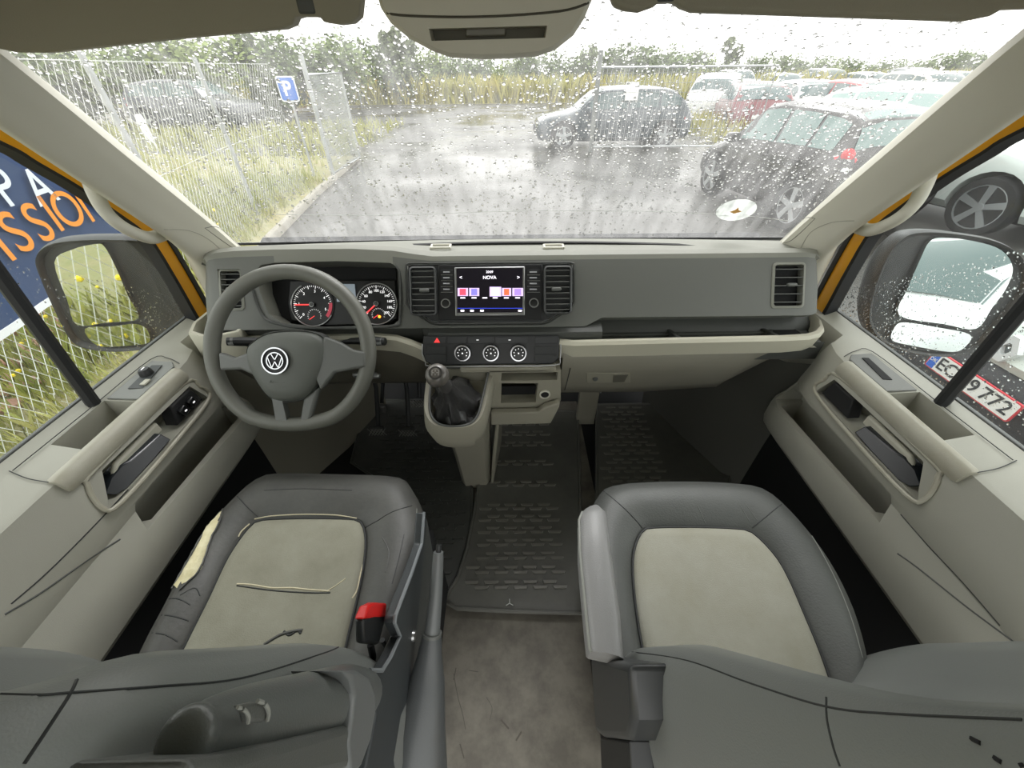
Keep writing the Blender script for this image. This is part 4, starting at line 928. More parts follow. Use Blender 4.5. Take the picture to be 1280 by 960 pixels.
def backrest(t, s, stations, m, xo):
    """stations: (z, yfront, xi)"""
    st_ = cr([Vector(q) for q in stations], 4); rows = []
    prof = [(0, -.052), (.004, -.03), (.02, -.012), (.05, -.002), (.10, 0), (.16, -.012), (.24, -.04), (.34, -.055), (.5, -.06), (.66, -.055), (.76, -.04), (.84, -.012), (.90, 0), (.95, -.002), (.98, -.012), (.996, -.03), (1, -.052), (1, -.10), (.985, -.135), (.93, -.155), (.5, -.165), (.07, -.155), (.015, -.135), (0, -.10)]
    for i, q in enumerate(st_):
        z, y, xi = q; xo_ = xo - (xi - stations[0][2]) * .8
        tp = 1
        k = (i - (len(st_) - 4)) / 3 if i > len(st_) - 4 else 0
        rows.append([(s * (xi + (xo_ - xi) * (.5 + (u - .5) * (1 - .06 * k * k))), y + dy * (1 - .35 * k * k) - .02 * k * k, z) for u, dy in prof])
    b = NB(); grid(b, rows, cu=True, cap=True); return obj('backrest', b, m, t, sharp=60)
# passenger seat
ps = thing('passenger_seat', 'dark grey vinyl passenger seat with a clean light fabric centre and inboard armrest', 'seat', (.4, .3, 0))
outp = [(738, 640), (748, 612), (770, 598), (850, 594), (925, 597), (962, 606), (1000, 640), (1040, 690), (1070, 745), (1088, 800), (1096, 850), (1100, 905), (1060, 935), (900, 945), (800, 930), (768, 880), (752, 800), (742, 700)]
inp_ = [(803, 662), (815, 656), (870, 655), (925, 657), (944, 662), (972, 690), (990, 720), (1010, 765), (1030, 812), (1048, 865), (1052, 900), (900, 915), (826, 900), (812, 840), (800, 780), (793, 720), (794, 685)]
pc, pi_ = cushion(ps, outp, inp_, .49, vinyl, insert_m, .15)
pb = bvh_of(pc, pi_)
seam(pb, [(803, 660), (790, 645), (772, 628), (752, 612)], .0011, seamk, 'cushion_seam', pc); seam(pb, [(940, 660), (955, 648), (972, 634), (985, 625)], .0011, seamk, 'cushion_seam', pc)
seam(pb, [(985, 627), (1010, 662), (1040, 715), (1063, 770), (1078, 822)], .0009, seaml, 'cushion_stitch', pc)
for q in ([(872, 632), (882, 655)], [(925, 632), (937, 652)], [(932, 630), (946, 650)]): seam(pb, q, .0010, mid_pl, 'vinyl_crease', pc, off=-.0003)
bx = backrest(ps, 1, [(.40, .215, .160), (.50, .205, .158), (.58, .192, .158), (.64, .176, .160), (.74, .148, .165), (.81, .120, .172), (.90, .080, .188), (.96, .056, .202), (1.04, .036, .220), (1.10, .02, .235)], mat('backrest_vinyl', (128, 131, 128), .36, bump=.25, bscale=700), .65)
bb_ = bvh_of(bx)
seam(bb_, [(790, 815), (860, 826), (940, 855), (1035, 884), (1120, 893), (1278, 900)], .0008, seamk, 'backrest_seam', bx); seam(bb_, [(1033, 872), (1034, 900), (1042, 935), (1050, 958)], .0008, seamk, 'backrest_seam', bx)
for q in ([(1214, 923), (1226, 929)], [(1243, 947), (1252, 953)], [(1276, 955), (1279, 959)]): seam(bb_, q, .0012, blackm, 'vinyl_chip', bx)
bm = NB(); box(bm, (.40, .33, .18), (.40, .40, .34)); obj('seat_base', bm, blackm, ps, bevel=.02)
# passenger armrest
def arm(pix, X, wdt):
    pass
rows = []
for (xl, yl), (xr, yr_), th in (((728, 640), (748, 632), .018), ((724, 650), (757, 640), .03), ((725, 690), (763, 686), .04), ((729, 730), (769, 728), .045), ((733, 770), (775, 768), .045), ((737, 808), (779, 818), .045), ((739, 815), (780, 824), .03)):
    a = PX(xl, yl, .118); b = PX(xr, yr_, .166); z = .640 if th > .02 else .632
    a = PZ(xl, yl, z - .006); b = PZ(xr, yr_, z - .004); m_ = (a + b) / 2
    rows.append([a + Vector((0, 0, -th)), a, a.lerp(m_, .35) + Vector((0, 0, .007)), a.lerp(m_, .9) + Vector((0, 0, .010)), b.lerp(m_, .35) + Vector((0, 0, .007)), b, b + Vector((0, 0, -th))])
bm = NB(); grid(bm, rows, cu=True, cap=True); ar = obj('armrest', bm, mat('armrest_vinyl', (146, 146, 146), .35, bump=.4, bscale=500), ps, sharp=70)
bm = NB(); tube(bm, [r[1] for r in rows], .0025, 6); obj('armrest_piping', bm, seaml, ar)
bm = NB(); prism(bm, [PX(*p, .128) for p in ((738, 820), (741, 870), (744, 915), (752, 922), (784, 926), (790, 900), (786, 830))], (.05, 0, 0)); obj('armrest_hinge_cover', bm, mat('hinge_cover', (60, 62, 63), .35), ps, bevel=.008, seg=3)
bm = NB(); prism(bm, [PX(*p, .135) for p in ((750, 922), (752, 975), (788, 975), (786, 925))], (.03, 0, 0)); obj('hinge_bracket', bm, black_pl, ps, bevel=.003)
# driver seat
ds = thing('driver_seat', 'worn dark grey driver seat with torn fabric and exposed foam', 'seat', (-.4, .3, 0))
outp = [(345, 584), (420, 585), (495, 588), (510, 597), (524, 622), (529, 655), (520, 700), (505, 745), (488, 790), (470, 840), (440, 900), (350, 935), (200, 935), (150, 870), (166, 815), (200, 750), (232, 690), (262, 645), (300, 606), (322, 590)]
inp_ = [(325, 646), (380, 644), (436, 645), (450, 650), (455, 672), (452, 705), (444, 745), (434, 785), (424, 825), (400, 880), (300, 900), (215, 890), (205, 850), (228, 800), (256, 745), (280, 695), (300, 665), (312, 652)]
dc, di = cushion(ds, outp, inp_, .49, vinyl_w, insert_w, .15)
db = bvh_of(dc, di)
for q, r__, m_, nm in (([(455, 660), (470, 652), (490, 640), (515, 632)], .0011, seamk, 'cushion_seam'), ([(323, 646), (310, 635), (298, 622), (290, 614)], .0011, seamk, 'cushion_seam'), ([(330, 613), (380, 611), (440, 613)], .0008, seamk, 'cushion_seam'),
    ([(521, 636), (518, 680), (508, 715), (492, 760)], .0009, seaml, 'cushion_stitch'),
    ([(318, 649), (340, 645), (380, 643), (420, 644), (446, 648)], .0013, thread, 'frayed_piping'), ([(455, 700), (450, 720), (446, 738), (440, 748)], .0016, thread, 'frayed_piping'), ([(312, 655), (302, 664), (298, 671)], .0016, thread, 'frayed_piping'),
    ([(296, 730), (315, 731), (340, 735), (365, 735), (385, 737), (412, 739)], .0016, thread, 'torn_seam'), ([(296, 732), (340, 738), (385, 741), (413, 741)], .0014, seamk, 'torn_seam_gap'), ([(410, 738), (420, 732), (432, 723)], .0011, thread, 'loose_thread'),
    ([(330, 806), (350, 794), (368, 789), (378, 788)], .0028, vinyl_w, 'tear'), ([(355, 789), (362, 794), (372, 788), (376, 792)], .0022, seamk, 'tear'),
    ([(478, 672), (486, 690), (482, 715)], .0013, vinyl_w, 'wear_crack'), ([(505, 668), (498, 700), (490, 730)], .0008, seamk, 'wear_crack'),
    ([(195, 752), (220, 748), (238, 756)], .0012, seamk, 'vinyl_crease'), ([(192, 768), (215, 770), (236, 776)], .0012, seamk, 'vinyl_crease'), ([(178, 790), (205, 793), (222, 802)], .0012, seamk, 'vinyl_crease'), ([(250, 745), (243, 735), (225, 744)], .0010, seamk, 'vinyl_crease')):
    seam(db, q, r__, m_, nm, di if nm in ('torn_seam', 'torn_seam_gap', 'loose_thread', 'tear') else dc)
fo = [(271, 632), (274, 648), (262, 670), (254, 690), (246, 708), (232, 728), (216, 738), (202, 742), (207, 728), (222, 706), (238, 690), (250, 666), (258, 648), (264, 636)]
q = [onto(db, x, y, .0015) for x, y in fo]; q = [p for p in q if p]
bm = NB()
cq = [onto(db, *p, .006) for p in ((267, 645), (262, 660), (251, 682), (243, 700), (232, 716), (216, 732))]
side = [[onto(db, *p, .0012) for p in L] for L in (((264, 634), (257, 648), (247, 666), (236, 688), (218, 707), (202, 736)), ((273, 633), (276, 650), (264, 674), (257, 695), (247, 716), (224, 738)))]
if all(cq) and all(side[0]) and all(side[1]):
    L0, L1, L2 = cr(side[0], 5), cr(cq, 5), cr(side[1], 5); rws = []
    for a, b, c in zip(L0, L1, L2):
        j = rnd(-.0015, .0015); up_ = Vector((0, 0, .002 + j))
        rws.append([a + Vector((j, 0, -.002)), a.lerp(b, .4) + up_ * .6, b + up_, c.lerp(b, .4) + up_ * .6, c + Vector((-j, 0, -.002))])
    grid(bm, rws); obj('exposed_foam', bm, foam, dc, sharp=80)
    bm = NB(); tube(bm, [p + Vector((rnd(-.001, .001), 0, .001)) for p in L0], .0022, 5); tube(bm, [p + Vector((rnd(-.001, .001), 0, .001)) for p in L2], .0018, 5); obj('torn_edge', bm, vinyl_w, dc)
bx2 = backrest(ds, -1, [(.40, .185, .165), (.50, .182, .172), (.58, .178, .178), (.66, .170, .185), (.74, .153, .190), (.81, .132, .194), (.87, .112, .200), (.95, .085, .215), (1.0, .055, .230), (1.06, .035, .245), (1.10, .02, .25)], mat('backrest_vinyl2', (128, 131, 128), .36, bump=.25, bscale=700), .65)
bb2 = bvh_of(bx2)
seam(bb2, [(0, 868), (50, 869), (90, 866), (200, 858), (300, 848), (400, 818), (425, 808)], .0008, seamk, 'backrest_seam', bx2); seam(bb2, [(96, 850), (86, 870), (60, 910), (30, 955)], .0009, seamk, 'backrest_seam', bx2)
bm = NB(); box(bm, (-.40, .33, .18), (.40, .40, .34)); obj('seat_base', bm, blackm, ds, bevel=.02)
# folded-up armrest on the driver backrest
AP = [PX(*p, -.180) for p in ((452, 868), (420, 876), (380, 885), (320, 899), (268, 912), (236, 922), (222, 927))]
bm = NB(); tube(bm, cr(AP, 5), [.024 + (.030 - .024) * min(1, i / 4) if i < 5 else .030 - (.030 - .0145) * min(1, (i - 5) / 19) if i < 25 else .0145 * (1 - ((i - 25) / 5.2) ** 2) ** .5 + .001 for i in range(31)], 20, sx=1.0, up=(1, 0, 0)); fa = obj('folded_armrest', bm, mat('armrest_dark', (104, 107, 105), .3, bump=.2, bscale=700), ds, sharp=80)
A1 = [PX(*p, -.150) for p in ((440, 906), (370, 924), (300, 941), (238, 949), (236, 990), (330, 990), (440, 960))]
bm = NB(); prism(bm, A1, (-.06, 0, 0)); obj('armrest_lower_shell', bm, mid_pl, ds, bevel=.006)
bm = NB(); prism(bm, [PX(*p, -.152) for p in ((300, 882), (322, 877), (335, 882), (338, 900), (326, 904), (312, 903), (310, 892))], (-.006, 0, 0)); obj('armrest_button', bm, satin if 0 else mid_pl, fa, bevel=.002)
bm = NB(); tube(bm, cr([PX(*p, -.1505) for p in ((322, 876), (331, 880), (336, 890), (334, 902))], 4), .0012, 6); obj('button_edge', bm, seaml, fa)
bm = NB(); tube(bm, cr([PX(*p, -.1505) for p in ((297, 884), (306, 888), (311, 896), (310, 905))], 4), .0010, 6); obj('button_edge', bm, seaml, fa)
hp_ = [(430, 838), (448, 838), (463, 848), (470, 866), (470, 890), (464, 925), (452, 958), (440, 975), (436, 930), (440, 905), (444, 870), (440, 850)]
bm = NB(); prism(bm, [PX(*p, -.148) for p in hp_], (-.05, 0, 0)); obj('recliner_cover', bm, mat('cover_grey', (116, 119, 119), .35), ds, bevel=.007, seg=3)
# side shield / tub
sh_in = [(530, 640), (527, 680), (515, 715), (494, 770), (493, 778), (500, 795), (488, 822), (478, 838), (462, 838), (455, 850), (470, 870), (470, 900), (455, 975), (500, 985), (513, 900), (520, 800), (530, 700), (534, 650)]
bm = NB(); prism(bm, [PX(*p, -.172) for p in sh_in], (-.016, 0, 0)); sh = obj('side_shield', bm, mat('shield_grey', (62, 66, 68), .4, bump=.3, bscale=700), ds, bevel=.003)
bm = NB(); tube(bm, [PX(*p, -.171) for p in sh_in[:9]], .0028, 6); obj('shield_edge', bm, mat('edge_grey', (132, 137, 140), .35), sh)
bm = NB(); prism(bm, [PX(*p, -.176) for p in ((520, 800), (500, 985), (522, 985), (540, 810), (546, 720), (534, 650))], (-.01, 0, 0)); obj('shield_lower', bm, dark_pl, ds)
bm = NB(); lathe(bm, [(.009, 0), (.008, .004), (0, .004)], PX(516, 795, -.172), (1, 0, 0), 16); obj('height_knob', bm, satin, ds)
# buckle
bk = thing('belt_buckle', 'red-topped black seat belt buckle beside the driver cushion', 'buckle', tuple(PX(468, 790, -.20)))
XB = -.197
bm = NB(); prism(bm, [PX(*p, XB) for p in ((455, 774), (456, 804), (474, 806), (482, 775), (484, 758)) ], (-.013, 0, 0)); obj('buckle_body', bm, black_pl, bk, bevel=.004)
bm = NB(); prism(bm, [PX(*p, XB + .0005) for p in ((455, 774), (462, 757), (470, 753), (484, 754), (482, 773), (470, 773))], (-.014, 0, 0)); obj('release_button', bm, red, bk, bevel=.003)
bm = NB(); tube(bm, [PX(463, 805, XB - .01), PX(466, 820, XB - .01), PX(464, 838, XB - .01)], .005, 8); obj('buckle_stalk', bm, blackm, bk)
bm = NB(); tube(bm, [PX(478, 800, XB - .02), PX(484, 812, XB - .02), PX(474, 828, XB - .02), PX(470, 838, XB - .02)], .004, 8); obj('buckle_wire', bm, black_pl, bk)
# handbrake
hb = thing('handbrake', 'long grey handbrake lever rising beside the driver seat', 'handbrake', (-.16, .1, 0))
tip = PX(548, 690, -.128)
p1 = PX(545, 740, -.132); p2 = PX(540, 792, -.138); p3 = PX(534, 850, -.145); p4 = PX(526, 910, -.150); p5 = PX(520, 985, -.156)
bm = NB(); tube(bm, cr([tip, p1, p2], 4), [.0085 + .0006 * i for i in range(9)], 12, sx=1, up=(1, 0, 0)); obj('lever_grip', bm, mat('grip_grey', (108, 111, 111), .35), hb, sharp=60, bevel=0)
bm = NB(); tube(bm, [tip, tip + (tip - p1).normalized() * .012], .0045, 10, up=(1, 0, 0)); obj('release_button', bm, black_pl, hb)
bm = NB(); tube(bm, [p2, p2.lerp(p3, .5), p3, p4, p5, p5 + (p5 - p4) * 1.0], [.0155, .021, .029, .039, .050, .06], 14, sx=.85, up=(1, 0, 0)); obj('lever_boot', bm, mat('boot_grey', (84, 87, 88), .4, bump=.3, bscale=500), hb, sharp=60)
bm = NB(); tube(bm, [p2 + (p1 - p2).normalized() * .002, p2 - (p1 - p2).normalized() * .003], .0165, 14, up=(1, 0, 0)); obj('boot_collar', bm, mid_pl, hb)

# ================================================================== DOOR MIRRORS
def mirror(s, label, outl, gl1, gl2, y0, hs):
    nz_ = -.04 if s < 0 else .18
    t = thing('door_mirror', label, 'mirror', (0, 0, 0), 'door mirrors')
    n = Vector((0, -1, nz_)).normalized(); p0 = Vector((s * 1.12, y0, .74))
    def mp(px, py, off=0): return PP(px, py, p0 + n * off, n)
    o = cr([mp(*p) for p in outl], 4, True); c = sum(o, Vector((0, 0, 0))) / len(o)
    def ringk(k, off): return [c + (p - c) * k + n * off for p in o]
    b = NB(); grid(b, [ringk(.55, -.10), ringk(.85, -.075), ringk(1.0, -.03), ringk(1.0, -.005), ringk(.975, .006), ringk(.94, .004), ringk(.92, -.008)], cu=True, cap=True); h = obj('housing', b, mirror_body, t, sharp=60)
    for g, nm in ((gl1, 'mirror_glass'), (gl2, 'wide_angle_glass')):
        q = cr([mp(*p, .0045) for p in g], 4, True); b = NB(); prism(b, q, -n * .008); gg = obj(nm, b, mirror_m, t, sharp=20)
        tl = Matrix.Rotation(0, 3, 'X')
    b = NB(); tube(b, cr([mp(*p, -.03) for p in hs], 4), .028, 10, sx=1); obj('mirror_arm', b, mirror_body, t)
    return t
mirror(-1, 'black door mirror outside the driver window',
       [(44, 322), (60, 304), (95, 298), (140, 297), (180, 299), (205, 310), (222, 340), (236, 395), (234, 415), (205, 433), (150, 440), (108, 436), (88, 424), (70, 390), (52, 350)],
       [(68, 328), (90, 312), (120, 305), (131, 309), (145, 335), (160, 370), (173, 398), (135, 403), (96, 406), (84, 375)],
       [(106, 411), (140, 408), (170, 405), (184, 413), (186, 428), (160, 432), (122, 432)], 1.07, [(215, 405), (228, 425), (238, 440)])
mirror(1, 'large black door mirror outside the passenger window',
       [(1084, 380), (1100, 330), (1122, 298), (1150, 288), (1200, 291), (1245, 300), (1275, 318), (1290, 350), (1268, 385), (1240, 418), (1220, 440), (1180, 447), (1130, 440), (1098, 425), (1084, 405)],
       [(1124, 394), (1135, 360), (1150, 325), (1162, 302), (1180, 297), (1220, 302), (1252, 313), (1266, 335), (1258, 360), (1240, 385), (1220, 411), (1180, 405)],
       [(1118, 410), (1130, 403), (1170, 409), (1212, 418), (1208, 432), (1190, 440), (1140, 432), (1115, 425)], .99, [(1095, 415), (1075, 430), (1060, 425)])
# ================================================================== OUTSIDE
asph = mat('wet_asphalt', (76, 75, 71), .28, bump=.25, bscale=30, mott=.3, mscale=.6, col2=(70, 70, 67), bdist=.004, spec=.35)
bb = asph.node_tree; _n = bb.nodes.new('ShaderNodeTexNoise'); _n.inputs['Scale'].default_value = .5; _n.inputs['Detail'].default_value = 5
_t = bb.nodes.new('ShaderNodeTexCoord'); bb.links.new(_t.outputs['Object'], _n.inputs['Vector'])
_m = bb.nodes.new('ShaderNodeMapRange'); _m.inputs[1].default_value = .38; _m.inputs[2].default_value = .62; _m.inputs[3].default_value = .12; _m.inputs[4].default_value = .5
bb.links.new(_n.outputs['Fac'], _m.inputs[0]); bb.links.new(_m.outputs[0], bb.nodes['Principled BSDF'].inputs['Roughness'])
dirt = mat('verge_earth', (150, 138, 104), .95, bump=.8, bscale=12, mott=.3, mscale=2, col2=(116, 124, 72), bdist=.03)
kerbm = mat('kerb_concrete', (158, 154, 142), .85, mott=.3, mscale=8)
galv = mat('galvanised_steel', (176, 180, 180), .4, metal=.5)
wire_m = mat('wire_zinc', (208, 212, 206), .45, metal=.2)
bm = NB(); grid(bm, [[(-90, -30, GZ), (-90, 120, GZ)], [(90, -30, GZ), (90, 120, GZ)]]); g_ = obj('ground', bm, asph); tagk(g_, kind='structure')
# fence line
FL = [(-2.55, -1.2), (-3.12, 2.0), PZ(325, 275, GZ).xy, PZ(384, 236, GZ).xy, PZ(418, 224, GZ).xy]
FL = [Vector((p[0], p[1], 0)) for p in FL]
kerbl = [Vector((-2.0, -1.0, 0)), Vector((-2.45, 2.0, 0)), PZ(342, 305, GZ), PZ(400, 244, GZ), PZ(450, 199, GZ)]
bm = NB(); rows = [[(p.x - .12, p.y, GZ - .05), (p.x - .12, p.y, GZ + .09), (p.x - .02, p.y, GZ + .10), (p.x, p.y, GZ + .07), (p.x, p.y, GZ - .05)] for p in kerbl]
grid(bm, rows, cu=True, cap=True); tagk(obj('kerb', bm, kerbm), kind='structure')
# verge ground left
bm = NB(); L_ = [Vector((p.x - .10, p.y, GZ + .085)) for p in kerbl]
far = [Vector((-8, 12.2, GZ + .06)), Vector((-60, 26, GZ + .04)), Vector((-60, -30, GZ + .05)), Vector((-4, -30, GZ + .05))]
bm.faces.new([bm.verts.new(p) for p in L_ + far]); tagk(obj('verge', bm, dirt, smooth=False), kind='structure')
# far field beyond the road
bm = NB(); grid(bm, [[(-90, 31.5, GZ + .01), (-90, 118, GZ + .3)], [(90, 31.5, GZ + .01), (90, 118, GZ + .3)]]); tagk(obj('field', bm, dirt), kind='structure')
bm = NB(); grid(bm, [[(6.2, 14.2, GZ + .02), (8.5, 20, GZ + .02)], [(12, 13.2, GZ + .02), (14, 20, GZ + .02)]]); tagk(obj('verge_strip', bm, dirt), kind='structure')
# grass
def grassm(n, fn, hlo, hhi, name, m, label, w=.012):
    b = NB()
    for _ in range(n):
        x, y, z = fn(); h = rnd(hlo, hhi); a = rnd(0, PI); dx, dy = math.cos(a) * w, math.sin(a) * w; lx, ly = rnd(-.4, .4) * h, rnd(-.4, .4) * h
        v = [b.verts.new(q) for q in ((x - dx, y - dy, z), (x + dx, y + dy, z), (x + dx * .6 + lx * .4, y + dy * .6 + ly * .4, z + h * .6), (x + lx, y + ly, z + h))]
        b.faces.new(v)
    o = obj(name, b, m, sharp=180); tagk(o, label, 'grass', kind='stuff'); return o
gm = [mat('grass_green', (128, 150, 62), .8, mott=.3, mscale=3, col2=(170, 160, 84)), mat('reed_yellow', (196, 178, 92), .85, mott=.35, mscale=.7, col2=(146, 158, 70)), mat('grass_pale', (186, 178, 112), .85, mott=.35, mscale=3, col2=(134, 148, 74))]
def fx(y):
    for a, b in zip(FL, FL[1:]):
        if a.y <= y <= b.y: return a.x + (b.x - a.x) * (y - a.y) / (b.y - a.y)
    return FL[-1].x if y > FL[-1].y else FL[0].x
def f1():
    y = rnd(-1, 9); x = fx(y) - .0 - abs(random.gauss(0, 1.3)); return x, y, GZ + .07
grassm(9000, f1, .08, .32, 'grass', gm[0], 'green grass growing behind the wire mesh fence', .010)
def f1b():
    y = rnd(-1, 9); x = fx(y) + rnd(.0, .30); return x, y, GZ + .07
grassm(900, f1b, .06, .26, 'grass', gm[2], 'pale dry grass between the wire mesh fence and the kerb', .008)
def f2():
    y = rnd(7, 20); x = rnd(-26, -4.4); return x, y, GZ + .06
grassm(7000, f2, .12, .35, 'grass', gm[2], 'pale rough grass around the dark car behind the fence', .03)
def f3():
    return rnd(-40, 60), 32 + abs(random.gauss(0, 1.3)), GZ
grassm(16000, f3, .7, 1.7, 'reeds', gm[1], 'band of yellow-green reeds along the far side of the road', .05)
def f4():
    return rnd(6.4, 12.5), rnd(14.0, 19.5), GZ
grassm(5000, f4, .2, .7, 'grass', gm[1], 'yellow-green grass patch between the blue hatchback and the parked rows', .03)
b = NB()
for _ in range(160):
    y = rnd(-1, 6); x = fx(y) - rnd(.0, .9); z = GZ + rnd(.15, .5); r = rnd(.012, .03)
    bmesh.ops.create_icosphere(b, subdivisions=1, radius=r, matrix=Matrix.Translation((x, y, z)))
tagk(obj('wild_flowers', b, mat('flower_yellow', (232, 208, 40), .8)), 'small yellow flowers among the grass behind the fence', 'flowers', kind='stuff')
b = NB()
for _ in range(240):
    y = rnd(.5, 4.5); x = fx(y) - rnd(.1, 2.2); z = GZ + .1; r = rnd(.05, .13)
    bmesh.ops.create_icosphere(b, subdivisions=1, radius=r, matrix=Matrix.Translation((x, y, z)) @ Matrix.Diagonal((1, 1, .45, 1)))
tagk(obj('rubble', b, mat('brick_rubble', (172, 120, 98), .9, mott=.3, mscale=4, col2=(140, 126, 110)), sharp=10), 'reddish brick rubble lying in the grass behind the fence', 'rubble', kind='stuff')

# chain-link fence
def meshpanel(b, A, B, z0, z1, s, r, straight=False):
    L = (B - A).length; d = (B - A).normalized(); H = z1 - z0
    def seg(u0, v0, u1, v1):
        p = A + d * u0; q = A + d * u1; p = Vector((p.x, p.y, z0 + v0)); q = Vector((q.x, q.y, z0 + v1)); tube(b, [p, q], r, 3, up=(d.y, -d.x, 0), cap=False)
    if straight:
        u = 0
        while u < L: seg(u, 0, u, H); u += s
        v = 0
        while v < H: seg(0, v, L, v); v += .2
        return
    k = -int(H / s) - 1
    while k * s < L:
        for sg in (1, -1):
            # line u = k*s + v (up) or mirrored
            u0, v0, u1, v1 = k * s, 0, k * s + H * .62, H
            if u0 < 0: v0 = -u0 / .62; u0 = 0
            if u1 > L: v1 = v0 + (L - u0) / .62; u1 = L
            if v0 < H and v1 > v0:
                if sg == 1: seg(u0, v0, u1, v1)
                else: seg(L - u0, v0, L - u1, v1)
        k += 1
ZT = 1.38
fe = thing('wire_fence', 'tall galvanised chain-link fence running along the left verge', 'fence', (FL[0].x, FL[0].y, GZ))
for i, (a, b_) in enumerate(zip(FL, FL[1:])):
    n = max(1, round((b_ - a).length / 2.1))
    for k in range(n):
        p, q = a.lerp(b_, k / n), a.lerp(b_, (k + 1) / n)
        if i == 3: continue
        bm = NB(); meshpanel(bm, p, q, GZ + .06, ZT - .05, .085, .0026); obj('mesh_panel', bm, wire_m, fe)
        for z in (GZ + .08, .4, ZT - .06):
            bm = NB(); tube(bm, [Vector((p.x, p.y, z)), Vector((q.x, q.y, z))], .003, 5); obj('tension_wire', bm, wire_m, fe)
        if (p - FL[1]).length > .8 or 1:
            if p.y < 3.2: continue
            bm = NB(); tube(bm, [Vector((p.x, p.y, GZ - .1)), Vector((p.x, p.y, ZT))], .028, 10, up=(0, 1, 0)); obj('post', bm, galv, fe)
p = FL[1]; 
# gate leaning open beyond the fence
gt = thing('mesh_gate', 'grey mesh gate leaf between the fence and the road sign', 'gate', (FL[4].x, FL[4].y, GZ))
ga, gb2 = FL[4], PZ(450, 199, GZ + .05); gb2 = Vector((gb2.x, gb2.y, 0))
bm = NB(); meshpanel(bm, ga, gb2, GZ + .12, 1.15, .05, .006, True); obj('mesh_infill', bm, galv, gt)
for P_ in ([(ga, GZ + .1), (ga, 1.17), (gb2, 1.17), (gb2, GZ + .1)],):
    q = [Vector((a.x, a.y, z)) for a, z in P_]; bm = NB(); tube(bm, q, .028, 8, closed=True, up=(.3, 1, .1)); obj('gate_frame', bm, galv, gt)
bm = NB(); tube(bm, [Vector((ga.x, ga.y, GZ)), Vector((ga.x, ga.y, 1.45))], .045, 12, up=(0, 1, 0)); obj('gate_post', bm, galv, gt)
t = thing('mesh_gate', 'wide mesh gate standing in front of the blue hatchback', 'gate', (2.6, 12.3, GZ))
qa, qb = PZ(738, 190, GZ), PZ(930, 186, GZ); qb = Vector((qb.x, qa.y - .1, 0)); qa = Vector((qa.x, qa.y, 0))
bm = NB(); meshpanel(bm, qa, qb, GZ + .15, 1.2, .11, .006, True); obj('mesh_infill', bm, galv, t)
q = [Vector((a.x, a.y, z)) for a, z in ((qa, GZ + .13), (qa, 1.22), (qb, 1.22), (qb, GZ + .13))]; bm = NB(); tube(bm, q, .025, 8, closed=True, up=(.1, 1, .1)); obj('gate_frame', bm, galv, t)
bm = NB(); tube(bm, [Vector((qa.x, qa.y, GZ)), Vector((qa.x, qa.y, 1.55))], .06, 12, up=(0, 1, 0)); obj('gate_post', bm, mat('post_grey', (110, 114, 110), .5), t)
# parking sign
sg = thing('parking_sign', 'blue square parking sign with a white P on a thin pole behind the fence', 'sign', (0, 0, 0))
D_ = 9.4
q = [PY(*p, D_) for p in ((345, 97), (369, 97), (373, 125), (348, 126))]; c = sum(q, Vector((0, 0, 0))) / 4
w_, h_s = .31, .35
bm = NB(); prism(bm, [c + Vector((x, .02, z)) for x, z in rr(0, 0, w_ + .05, h_s + .05, .05)], (0, .012, 0)); pb_ = obj('sign_border', bm, white_e if 0 else mat('sign_white', (235, 238, 240), .5), sg)
bm = NB(); prism(bm, [c + Vector((x, .012, z)) for x, z in rr(0, 0, w_, h_s, .04)], (0, .006, 0)); obj('sign_face', bm, mat('sign_blue', (46, 110, 205), .4), sg)
text('P', .32, c + Vector((0, .01, 0)), (1, 0, 0), (0, 0, 1), mat('sign_letter', (240, 242, 244), .5), 'sign_letter', sg, .002, bold=.008)
bm = NB(); tube(bm, [Vector((c.x, D_ + .05, GZ)), Vector((c.x, D_ + .05, c.z + .2))], .025, 8, up=(0, 1, 0)); obj('sign_pole', bm, galv, sg)
# bollard behind the fence
b0 = PZ(194, 186, GZ + .06); bm = NB(); lathe(bm, [(.10, 0), (.10, .85), (.08, .92), (.0, .93)], (b0.x, b0.y, GZ), (0, 0, 1), 14); tagk(obj('bollard', bm, mat('bollard_white', (226, 228, 226), .5)), 'short white bollard in the grass in front of the dark car behind the fence', 'bollard')
# far left pole
p0_ = Vector((-4.7, 5.0, 0)); a = PY(112, 156, 5.2); b_ = PY(66, 70, 5.2)

# banner on the fence
bn = thing('fence_banner', 'large navy banner with white and orange lettering hung on the fence', 'banner', (0, 0, 0))
da = (FL[2] - FL[1]).normalized(); nb_ = Vector((da.y, -da.x, 0)); 
if nb_.x < 0: nb_ = -nb_
B0 = FL[1] + nb_ * .03
def bp(u, z, off=0): q = B0 + da * u + nb_ * off; return Vector((q.x, q.y, z))
UE = 1.75
rows = []
for i in range(33):
    u = -.45 + (UE + .45) * i / 32; wv = .012 * math.sin(u * 5) + .006 * math.sin(u * 13); zb = .02 + .012 * math.sin(u * 4)
    rows.append([bp(u, zb, wv), bp(u, .5, wv * .5), bp(u, 1.15, 0), bp(u, 1.15, -.004), bp(u, .5, wv * .5 - .004), bp(u, zb, wv - .004)])
bm = NB(); grid(bm, rows, cu=True, cap=True); obj('banner_sheet', bm, mat('banner_navy', (44, 66, 104), .5, bump=.3, bscale=8, bdist=.01), bn)
